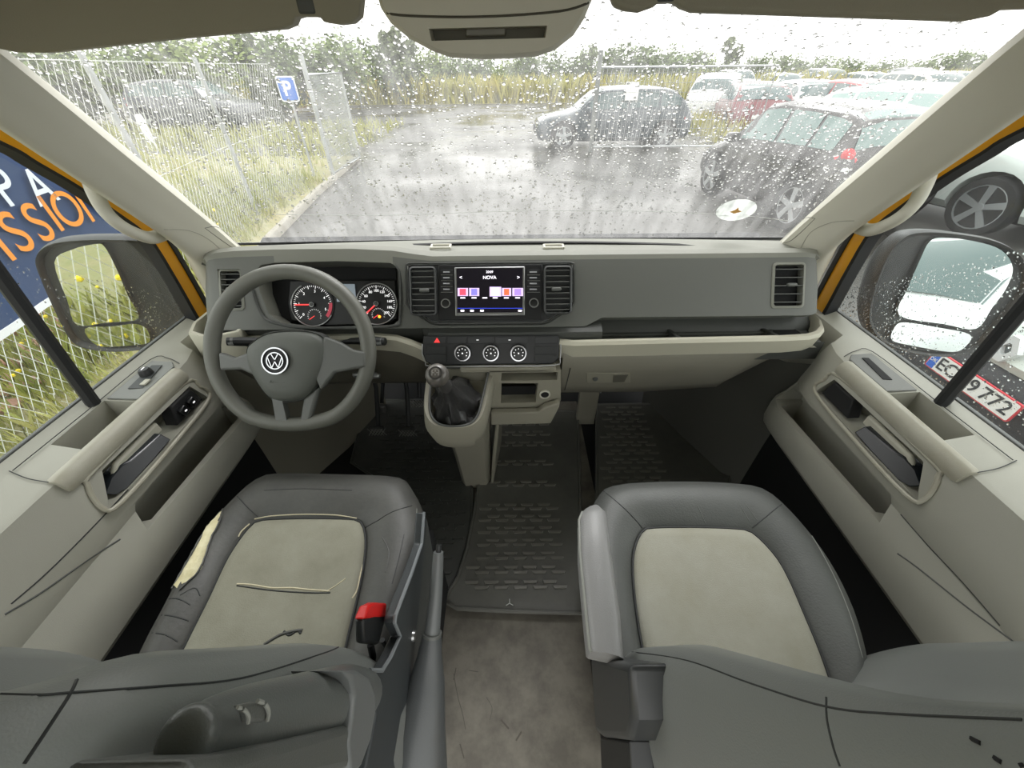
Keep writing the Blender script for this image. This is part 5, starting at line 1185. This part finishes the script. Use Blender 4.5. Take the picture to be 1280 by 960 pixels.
bm = NB(); grid(bm, [[bp(-.45 + (UE + .45) * i / 32, .018 + .012 * math.sin((-.45 + (UE + .45) * i / 32) * 4) + dz, off + .012 * math.sin((-.45 + (UE + .45) * i / 32) * 5) + .006 * math.sin((-.45 + (UE + .45) * i / 32) * 13)) for dz, off in ((-.02, .003), (.025, .003), (.025, -.006), (-.02, -.006))] for i in range(33)], cu=True, cap=True); obj('banner_hem', bm, mat('banner_white', (232, 236, 240), .5), bn)
def bpix(px, py):
    d = ray(px, py); n = nb_; tt = ((B0 - CAMP).dot(n)) / d.dot(n); p = CAMP + d * tt; return (p - B0).dot(da), p.z
ban_w = mat('banner_letter_white', (226, 234, 244), .5); ban_o = mat('banner_letter_orange', (238, 150, 52), .5)
exb = tuple(da); 
def btext(s, u, z, size, m, sx=1):
    o = text(s, size, bp(u, z, .022), exb, (0, 0, 1), m, 'banner_lettering', bn, .001, bold=.001); return o
for s, px, py, H in (('P', 2, 236, .31), ('A', 46, 236, .31), ('U', 86, 216, .31)):
    u, z = bpix(px, py); btext(s, u, z, H, ban_w)
for s, px, py, H in (('I', -4, 305, .34), ('S', 17, 293, .34), ('S', 45, 281, .34), ('I', 61, 270, .34), ('O', 82, 264, .34), ('N', 111, 256, .34)):
    u, z = bpix(px, py); btext(s, u, z, H, ban_o)

# ------------------------------------------------------------------ cars
cglass = mat('car_glass', (70, 92, 92), .05, spec=.8)
cglass_l = mat('car_glass_light', (150, 176, 172), .08, spec=.8)
tyre_m = mat('tyre_rubber', (30, 31, 32), .8); rim_m = mat('alloy_rim', (188, 192, 194), .3, metal=.7)
lampw = mat('lamp_clear', (226, 230, 232), .15); lampr = mat('lamp_red', (206, 44, 52), .2); archm = mat('arch_black', (18, 18, 19), .8)
platem = mat('plate_white', (232, 234, 232), .5); plate_red = mat('plate_red', (196, 60, 70), .5)
PROF = {
 'hatch': [(0, .34, .52, .58, .80), (.015, .24, .60, .68, .93), (.06, .20, .68, .76, .99), (.20, .19, .80, .88, 1), (.255, .19, .88, .93, 1), (.30, .19, .90, 1.10, 1), (.37, .19, .91, 1.33, 1), (.43, .19, .92, 1.43, 1), (.60, .19, .94, 1.47, 1), (.78, .19, .97, 1.43, 1), (.87, .20, 1.0, 1.36, .99), (.93, .22, 1.02, 1.16, .97), (.975, .26, .86, .96, .95), (.995, .32, .70, .78, .90), (1, .36, .62, .68, .84)],
 'small': [(0, .34, .52, .58, .80), (.02, .24, .60, .68, .93), (.08, .20, .72, .80, .99), (.20, .19, .84, .92, 1), (.25, .19, .90, .96, 1), (.32, .19, .93, 1.24, 1), (.40, .19, .94, 1.45, 1), (.50, .19, .95, 1.50, 1), (.70, .19, .98, 1.50, 1), (.86, .19, 1.0, 1.46, 1), (.93, .20, 1.0, 1.38, .98), (.965, .22, .98, 1.10, .96), (.985, .26, .80, .92, .95), (1, .34, .66, .72, .90)],
 'suv': [(0, .40, .66, .74, .84), (.015, .30, .76, .86, .95), (.06, .27, .86, .95, .99), (.20, .26, .98, 1.04, 1), (.25, .26, 1.02, 1.09, 1), (.31, .26, 1.05, 1.34, 1), (.39, .26, 1.06, 1.58, 1), (.48, .26, 1.07, 1.65, 1), (.70, .26, 1.09, 1.65, 1), (.86, .27, 1.11, 1.58, 1), (.93, .28, 1.12, 1.44, .98), (.975, .32, 1.06, 1.16, .96), (1, .42, .76, .82, .90)],
}
def car(style, L, W, paint, gl, label, loc, head, group=None, wheels=True, cat='car', pl=False, detail=True, tail=True, name='parked_car', hub_r=.0):
    t = thing(name, label, cat, (0, 0, 0), group)
    P_ = PROF[style]; hw = W / 2; WT = .76
    def st_(k): return P_[k]
    def sec(p):
        x = L / 2 - p[0] * L; z0, zb, zt, kw = p[1], p[2], p[3], p[4]; w_ = hw * kw; cab = min(1, max(0, (zt - zb - .06) / .35)); wt = w_ * (1 - (1 - WT) * cab) - .05 * (1 - cab)
        h = [(0, z0), (w_ * .86, z0), (w_ * .97, z0 + .10), (w_, (z0 + zb) / 2), (w_ * .995, zb - .06), (w_ * .965, zb), (wt + .02, zt - .07), (wt * .93, zt - .02), (wt * .6, zt), (0, zt + .01)]
        return x, h
    rows = []
    for p in P_:
        x, h = sec(p); rows.append([(x, y, z) for y, z in h] + [(x, -y, z) for y, z in h[-2:0:-1]])
    b = NB(); grid(b, rows, cu=True, cap=True); body = obj('body', b, paint, t, sharp=28)
    wr = .33 if style != 'suv' else .37; wx = (L / 2 - .155 * L - .10, -L / 2 + .155 * L + .06)
    if wheels:
        cs = []
        for x in wx:
            b = NB(); lathe(b, [(wr + .06, -hw - .3), (wr + .06, hw + .3)], (x, 0, wr), (0, 1, 0), 24); cs.append(b)
        cut(body, cs)
        b = NB(); box(b, (0, 0, .42), (L * .86, W * .72, .40)); obj('underbody', b, archm, t)
    # glass
    def pt(p, f, side, off=.008):
        x, h = sec(p); (y0, z0), (y1, z1) = h[5], h[6]; y = y0 + (y1 - y0) * f; z = z0 + (z1 - z0) * f; return Vector((x, side * (y + off), z + off * .3))
    cab = [p for p in P_ if p[3] - p[2] > .15]
    def interp(ts):
        for a, b_ in zip(P_, P_[1:]):
            if a[0] <= ts <= b_[0]:
                k = (ts - a[0]) / (b_[0] - a[0]); return tuple(a[i] + (b_[i] - a[i]) * k for i in range(5))
    t0, t1 = (.33, .90)
    for side in (1, -1):
        for (a_, c_) in ((t0, .565), (.585, .76), (.775, t1)):
            rows = []
            for k in range(7):
                p = interp(a_ + (c_ - a_) * k / 6); rows.append([pt(p, .10, side), pt(p, .55, side), pt(p, .93, side)])
            b = NB(); grid(b, rows); obj('side_window', b, gl, t)
        if detail:
            b = NB(); 
            for hx in (.56, .75):
                p = interp(hx); x, h = sec(p); box(b, (x, side * (h[4][0] + .005), p[2] - .12), (.16, .03, .03))
            obj('door_handles', b, paint, t, bevel=.01)
            b = NB()
            for hx in (.33, .57, .77):
                p = interp(hx); x, h = sec(p); prism(b, [(x, side * (h[3][0] + .002), p[1] + .15), (x + .008, side * (h[3][0] + .002), p[1] + .15), (x + .008, side * (h[4][0] + .002), p[2] - .05), (x, side * (h[4][0] + .002), p[2] - .05)], (0, side * .004, 0))
            obj('door_gaps', b, archm, t)
            p = interp(.32); x, h = sec(p); b = NB(); box(b, (x, side * (h[4][0] + .09), p[2] + .05), (.12, .20, .13)); obj('wing_mirror', b, paint, t, bevel=.03)
    def cross(ts0, ts1, nm, lo, hi):
        rows = []
        for k in range(5):
            p = interp(ts0 + (ts1 - ts0) * k / 4); x, h = sec(p); wt = (h[6][0]) * .93; z = h[9][1]
            rows.append([(x + lo, y * wt, z + hi - .05 * abs(y) ** 3) for y in (-1, -.6, 0, .6, 1)])
        b = NB(); grid(b, rows); return obj(nm, b, gl, t)
    cross(.262, .415, 'windscreen', .006, .012)
    rs = {'hatch': (.80, .955), 'small': (.875, .965), 'suv': (.875, .972)}[style]
    cross(rs[0], rs[1], 'rear_window', -.012, .010)
    if wheels:
        for x in wx:
            for side in (1, -1):
                y = side * (hw - .10); b = NB(); lathe(b, [(.2, -.11), (wr - .02, -.11), (wr, -.08), (wr, .08), (wr - .02, .11), (wr - .09, .115), (wr - .10, .09)], (x, y, wr), (0, side, 0), 24); wl = obj('wheel', b, tyre_m, t)
                b = NB(); c = Vector((x, y + side * .085, wr)); R_ = wr - .09
                for k in range(5):
                    a = 2 * PI * k / 5 + .3; d = Vector((math.cos(a), 0, math.sin(a))); n_ = Vector((-d.z, 0, d.x)); prism(b, [c + n_ * .03, c + d * R_ + n_ * .045, c + d * R_ - n_ * .045, c - n_ * .03], (0, side * .02, 0))
                lathe(b, [(R_, 0), (R_ + .012, .02), (R_ - .015, .022), (R_ - .02, 0)], c, (0, side, 0), 24); lathe(b, [(.06, 0), (.055, .025), (0, .027)], c, (0, side, 0), 12); obj('rim', b, rim_m, wl)
                b = NB(); lathe(b, [(R_, -.03), (0, -.03)], c, (0, side, 0), 20); obj('wheel_well', b, archm, wl)
    # lights
    for side in (1, -1):
        p = interp(.03); x, h = sec(p); xb, hb_ = sec(interp(.11)); z = h[5][1]
        b = NB(); prism(b, [(L / 2 - .012 * L, side * hw * .50, z - .10), (L / 2 - .012 * L, side * hw * .80, z - .11), (xb, side * (hw * .985), z + .02), (xb, side * (hw * .94), z + .075), (L / 2 - .04 * L, side * hw * .70, z + .045)], (.02, side * .02, .01)); obj('headlight', b, lampw, t, bevel=.01)
        if style == 'small' or style == 'suv': zz = ((.96, .62, 1.02),)
        else: zz = ((.955, .70, 1.0),)
        for ts, f0, f1_ in zz:
            p = interp(ts); x, h = sec(p); w_ = h[3][0]
            b = NB(); prism(b, [(x, side * (w_ * .80), p[2] - .22), (x + .10, side * (w_ * 1.0), p[2] - .24), (x + .13, side * (w_ * .985), p[2] + .02), (x + .05, side * (w_ * .84), p[2] + .06), (x - .02, side * w_ * .76, p[2] - .0)], (-.06, side * .012, 0)); tl = obj('tail_light', b, lampr, t, bevel=.02)
            b = NB(); lathe(b, [(.05, 0), (.045, .03), (0, .035)], (x - .05, side * w_ * .9, p[2] - .13), (-1, side * .5, 0), 14); obj('reversing_lamp', b, lampw, tl)
    b = NB(); box(b, (-L / 2 - .005, 0, .62 if style != 'suv' else .75), (.02, .5, .11)); obj('rear_plate', b, platem, t)
    b = NB(); box(b, (L / 2 - .002, 0, .42 if style != 'suv' else .50), (.06, W * .6, .16)); obj('grille', b, archm, t, bevel=.02)
    a = math.radians(head); t.location = loc; t.rotation_euler = (0, 0, a)
    return t
def fixpar(t): pass
def paintm(name, c, r=.25): return mat(name, c, r, coat=.6)
pdark = paintm('paint_blue_black', (44, 58, 66)); pblack = paintm('paint_black', (40, 38, 38)); pwhite = paintm('paint_white', (222, 226, 226)); psil = paintm('paint_silver', (216, 224, 220)); pred = paintm('paint_red', (168, 36, 46)); pgrey = paintm('paint_grey', (120, 126, 130)); prg = paintm('paint_pale_green_grey', (196, 206, 200)); pcream = paintm('paint_cream', (214, 210, 190))
# blue hatchback across the road mouth
cb1 = PZ(693, 187, GZ); cb2 = PZ(815, 185, GZ)
t = car('hatch', 4.45, 1.8, pdark, cglass, 'dark blue hatchback seen side-on beyond the mesh gate, paper in its window', (1.26 + 1.75, cb1.y + .85, GZ), 180)
q0 = CAMP; yb = cb1.y - .02
bm = NB(); pc_ = PY(790, 114, cb1.y + .05); 
bm = NB(); box(bm, (pc_.x, cb1.y + .06, pc_.z), (.36, .01, .42), Matrix.Rotation(math.radians(-16), 3, 'X')); tagk(obj('paper_sheet', bm, mat('paper_white', (236, 236, 232), .7)), 'white sheet of paper on the side window of the dark blue hatchback', 'paper')
# black hatch on the right : seen from its rear left
w1, w2 = PZ(880, 243, GZ), PZ(972, 286, GZ); dv = (w1 - w2).normalized(); rt = Vector((dv.y, -dv.x, 0)); mid = (w1 + w2) / 2 + rt * .88
cbk = car('small', 3.2, 1.72, pblack, mat('car_glass_mid', (104, 130, 126), .06, spec=.8), 'black small hatchback parked at the right, showing its rear window and tail lamps', (mid.x, mid.y, GZ), math.degrees(math.atan2(dv.y, dv.x)))
_l0, _r0_ = cbk.location.copy(), cbk.rotation_euler.copy(); cbk.location = (0, 0, 0); cbk.rotation_euler = (0, 0, 0)
for sd in (1, -1):
    for zz, mm, nm in ((.86, lampw, 'reversing_lamp'), (1.02, lampr, 'brake_lamp')):
        b = NB(); lathe(b, [(.075, 0), (.07, .03), (.04, .045), (0, .048)], (-1.47, sd * .74, zz), (-1, sd * .55, 0), 20); obj(nm, b, mm, cbk)
cbk.location = _l0; cbk.rotation_euler = _r0_
car('suv', 4.7, 1.85, paintm('paint_charcoal', (62, 66, 74)), cglass, 'charcoal estate car parked in the grass behind the wire fence', (PZ(238, 166, GZ).x, PZ(238, 166, GZ).y + 1, GZ), -6)
# silver car right beyond
sw_ = PZ(1196, 292, GZ)
car('suv', 4.4, 1.85, psil, cglass_l, 'silver car with its front wheel behind the passenger side handle', (sw_.x + .5, sw_.y + 1.55, GZ), -75)
# car facing us with badge and plate
rc = car('hatch', 4.1, 1.78, prg, cglass_l, 'pale grey-green car facing the passenger door, with a white number plate', (2.74 + 2.05, 1.76, GZ), 180, name='parked_car')
XF = 2.70
def pfx(px, py): return PX(px, py, XF)
for o_ in list(rc.children):
    if o_.name.startswith('grille'): bpy.data.objects.remove(o_)
# built in car-local coordinates: local = rotate 180 of (world - loc)
_rl, _rr = rc.location.copy(), rc.rotation_euler.copy(); rc.location = (0, 0, 0); rc.rotation_euler = (0, 0, 0)
def cl(p): p = Vector(p) - Vector((2.74 + 2.05, 1.76, GZ)); return Vector((-p.x, -p.y, p.z))
b = NB(); rows = []
for y in (-.86, -.80, -.5, 0, .5, .80, .86):
    e = .16 * (abs(y) / .86) ** 3; rows.append([(2.12 - e, y, .16), (2.16 - e, y, .30), (2.14 - e, y, .52), (2.08 - e, y, .60), (1.9 - e, y, .58), (1.9 - e, y, .16)])
grid(b, rows, cu=True, cap=True); bpm = obj('bumper', b, mat('bumper_black', (38, 40, 44), .4, bump=.3, bscale=60), rc)
b = NB(); rows = []
for y in (-.84, -.78, -.5, 0, .5, .78, .84):
    e = .20 * (abs(y) / .86) ** 3; rows.append([(2.10 - e, y, .60), (2.11 - e, y, .64), (2.03 - e, y, .80), (1.9 - e, y, .84), (1.80 - e, y, .84), (1.8 - e, y, .60)])
grid(b, rows, cu=True, cap=True); obj('nose_panel', b, prg, rc)
pq = [cl(PX(*p, XF - .12)) for p in ((1155, 447), (1275, 494), (1262, 520), (1146, 465))]
pc2 = sum(pq, Vector((0, 0, 0))) / 4; pc2 = Vector((2.165, pc2.y, pc2.z))
plw, plh = .52, .115
b = NB(); prism(b, [Vector((2.165, pc2.y + y, pc2.z + z)) for y, z in rr(0, 0, plw, plh, .012)], (.012, 0, 0)); npl = obj('number_plate', b, plate_red, rc)
b = NB(); prism(b, [Vector((2.176, pc2.y + y, pc2.z + z)) for y, z in rr(0, 0, plw - .012, plh - .012, .01)], (.002, 0, 0)); obj('plate_field', b, platem, npl)
ex_ = (0, 1, 0); 
lm = mat('plate_black', (46, 50, 54), .5)
b = NB(); prism(b, [Vector((2.178, pc2.y - plw / 2 + .008 + y, pc2.z + z)) for y, z in ((0, -.05), (.045, -.05), (.045, .05), (0, .05))], (.0015, 0, 0)); obj('country_band', b, mat('plate_blue', (40, 100, 200), .5), npl)
text('DK', .032, (2.181, pc2.y - plw / 2 + .031, pc2.z), ex_, (0, 0, 1), platem, 'country_code', npl, .0006)
for s, dx in (('E', -.175), ('C', -.115), ('9', .03), ('7', .10), ('7', .155), ('2', .21)):
    text(s, .105, (2.180, pc2.y + dx, pc2.z), ex_, (0, 0, 1), lm, 'plate_character', npl, .0008, bold=.001)
bc_ = cl(PX(1262, 436, XF - .02)); b = NB()
outd = [(0, .075), (.055, .0), (0, -.075), (-.055, 0)]
def dia(k): return [Vector((0, y * k, z * k)) for y, z in ((-.018, .078), (.018, .078), (.062, .0), (.018, -.078), (-.018, -.078), (-.062, 0))]
cbd = Vector((2.06, bc_.y, bc_.z))
cbd = Vector((2.10, bc_.y, bc_.z))
rows = [[cbd + p for p in dia(1.0)], [cbd + p + Vector((.03, 0, 0)) for p in dia(.94)], [cbd + p + Vector((.03, 0, 0)) for p in dia(.42)], [cbd + p for p in dia(.38)]]
grid(b, rows, cu=True); bdg = obj('diamond_badge', b, mat('badge_silver', (226, 230, 232), .25, metal=.3), rc)
b = NB(); prism(b, [cbd + p for p in dia(.95)], (.008, 0, 0)); obj('badge_back', b, mat('badge_shadow', (90, 96, 98), .5), bdg)

rc.location = _rl; rc.rotation_euler = _rr
# distant rows
LBL = 'parked cars in the far rows'
def place(px, py, off=0): p = PZ(px, py, GZ); return (p.x, p.y + off, GZ)
far_cars = [
 ('suv', pwhite, 888, 152, 60, 'white hatchback at the left end of the parked rows, beside the grass patch'),
 ('hatch', paintm('paint_dark_red', (112, 30, 40)), 925, 165, 75, 'dark red car parked just beyond the black small hatchback'),
 ('hatch', pwhite, 985, 158, 80, 'white car right behind the roof of the black small hatchback'),
 ('small', pred, 1040, 165, 85, 'bright red car showing over the rear of the black small hatchback'),
 ('hatch', pgrey, 1090, 170, 85, 'grey car to the right of the bright red car'),
 ('suv', pcream, 1110, 150, 90, 'cream estate car next to the passenger side pillar'),
 ('suv', pwhite, 905, 124, 90, 'small white van-like car far off, first in the back row'),
 ('hatch', pwhite, 960, 124, 90, 'white car far off, second in the back row'),
 ('suv', pgrey, 1012, 122, 90, 'grey car far off in the middle of the back row'),
 ('hatch', pwhite, 1062, 124, 90, 'white low car far off, right of the grey one in the back row'),
 ('suv', pdark, 1115, 124, 90, 'dark car far off near the right end of the back row'),
 ('hatch', psil, 1165, 122, 90, 'silver car far off at the right end of the back row'),
]
for st__, pm, x, y, hd, lb in far_cars:
    car(st__, 4.3, 1.8, pm, cglass, lb, place(x, y), hd, LBL, detail=False)
# things standing behind the camera side, seen in the mirrors only
car('hatch', 4.3, 1.8, pwhite, cglass, 'white car behind the fence, reflected in the driver door mirror', (-8.2, -7.5, GZ), 90, detail=False)
car('hatch', 4.3, 1.8, pred, cglass, 'red car behind the fence, reflected in the driver door mirror', (-6.0, -8.5, GZ), 90, detail=False)
car('suv', 4.6, 1.85, pwhite, cglass, 'white car beside the van, reflected in the passenger door mirror', (4.6, -1.6, GZ), 180, detail=False)

# ------------------------------------------------------------------ trees
leafm = [mat('leaf_green', (114, 132, 72), .8, mott=.35, mscale=1.2, col2=(84, 104, 56)), mat('leaf_light', (142, 156, 86), .8, mott=.35, mscale=1.2, col2=(108, 126, 68)), mat('leaf_grey', (130, 140, 100), .8, mott=.35, mscale=1.2, col2=(98, 112, 76))]
bark = mat('bark', (96, 86, 70), .9)
def leafmesh(kind, seed):
    random.seed(seed); b = NB()
    n = 2800
    blobs = [(rnd(-.45, .45), rnd(-.4, .4), rnd(.25, .85), rnd(.18, .32)) for _ in range(11)] if kind == 0 else [(rnd(-.16, .16), rnd(-.16, .16), .15 + .08 * i, .19 - .012 * i) for i in range(10)]
    for _ in range(n):
        bx_, by, bz, br = random.choice(blobs); v = Vector((random.gauss(0, 1), random.gauss(0, 1), random.gauss(0, 1))).normalized() * br * rnd(.5, 1.1); c = Vector((bx_, by, bz)) + v
        s = rnd(.018, .040); q = Matrix.Rotation(rnd(0, 6.28), 3, (rnd(-1, 1), rnd(-1, 1), rnd(-1, 1) + .01))
        vs = [b.verts.new(c + q @ Vector(p) * s) for p in ((-1, -.5, 0), (0, -.8, .1), (1, 0, 0), (0, .8, -.1))]; b.faces.new(vs)
    bmesh.ops.recalc_face_normals(b, faces=b.faces); me = bpy.data.meshes.new('crown'); b.to_mesh(me); b.free(); return me
LM = [leafmesh(0, 1), leafmesh(0, 2), leafmesh(1, 3), leafmesh(0, 4)]
for i, me in enumerate(LM): me.materials.append(leafm[i % 3])
tb = NB(); tube(tb, [(0, 0, -.02), (.02, 0, .25), (-.02, .01, .55)], [.02, .015, .008], 6, up=(0, 1, 0)); tme = bpy.data.meshes.new('trunk'); tb.to_mesh(tme); tb.free(); tme.materials.append(bark)
random.seed(11)
def tree(x, y, h, k, w, label, group='trees beyond the road'):
    t = thing('tree', label, 'tree', (x, y, GZ), group); t.scale = (h * w, h * w, h); t.rotation_euler = (0, 0, rnd(0, 6.28))
    c = bpy.data.objects.new('crown', LM[k]); COL.objects.link(c); c.parent = t
    u = bpy.data.objects.new('trunk', tme); COL.objects.link(u); u.parent = t
TL = {0: 'broad green tree beyond the road', 1: 'broad light green tree beyond the road', 2: 'tall slender grey-green tree beyond the road', 3: 'loose green tree beyond the road'}
# (px of the crown centre, py of the top, distance)
tops = [(60, 78, 22, 0), (110, 66, 21, 1), (165, 60, 22, 3), (215, 62, 23, 0), (262, 48, 22, 1), (305, 44, 24, 2), (345, 60, 25, 0), (380, 58, 26, 3), (415, 60, 28, 1), (450, 60, 34, 0), (480, 46, 33, 2), (500, 40, 33, 2), (530, 56, 35, 1), (565, 66, 36, 0), (600, 68, 37, 3), (640, 66, 37, 1), (680, 64, 37, 0), (712, 60, 36, 3), (738, 48, 35, 2), (765, 64, 37, 1), (795, 54, 36, 0), (822, 58, 36, 3), (850, 62, 37, 0), (880, 62, 37, 1), (922, 38, 36, 2), (955, 66, 38, 0), (985, 64, 38, 2), (1015, 68, 39, 3), (1045, 70, 39, 1), (1080, 70, 39, 0), (1115, 72, 40, 3), (1150, 72, 40, 1), (1180, 62, 38, 0), (1215, 64, 38, 3), (1250, 66, 38, 0), (30, 60, 20, 0), (-20, 60, 20, 1)]
PLACE = ['left of', 'right of']
for i, (px, py, D_, k) in enumerate(tops):
    top = PY(px, py - 5 if px < 520 else py + 3, D_); h = (top.z - GZ) * (1.08 if px < 520 else 1.0)
    lab = {0: 'broad green bushy tree', 1: 'light green bushy tree', 2: 'tall slender grey-green tree', 3: 'loose open green tree'}[k]
    where = 'above the dark car behind the fence' if px < 330 else 'behind the parking sign' if px < 400 else 'behind the mesh gate leaf' if px < 470 else 'left of the overhead console' if px < 520 else 'below the overhead console' if px < 700 else 'above the dark blue hatchback' if px < 870 else 'above the parked rows' if px < 1120 else 'near the passenger side pillar'
    tree(top.x, D_, h, k, 1.25 if k != 2 else 1.0, lab + ' beyond the road, ' + where, lab + 's ' + where)
for i, (x, y, h) in enumerate(((-9, -12, 4), (-13, -11, 4.5), (-5.5, -14, 4), (8, -16, 5), (12, -15, 5))):
    tree(x, y, h, i % 4, .9, 'bushy tree behind the van, seen only in the door mirrors', 'trees behind the van')
t = thing('red_sign', 'small red sign among the trees left of the overhead console', 'sign', (0, 0, 0)); c = PY(444, 96, 30); bm = NB(); lathe(bm, [(.28, 0), (.28, .02), (0, .02)], c, (0, -1, 0), 16); obj('sign_disc', bm, mat('red_disc', (226, 74, 58), .5), t); bm = NB(); tube(bm, [Vector((c.x, 30.05, GZ)), Vector((c.x, 30.05, c.z))], .04, 6, up=(0, 1, 0)); obj('sign_pole', bm, galv, t)
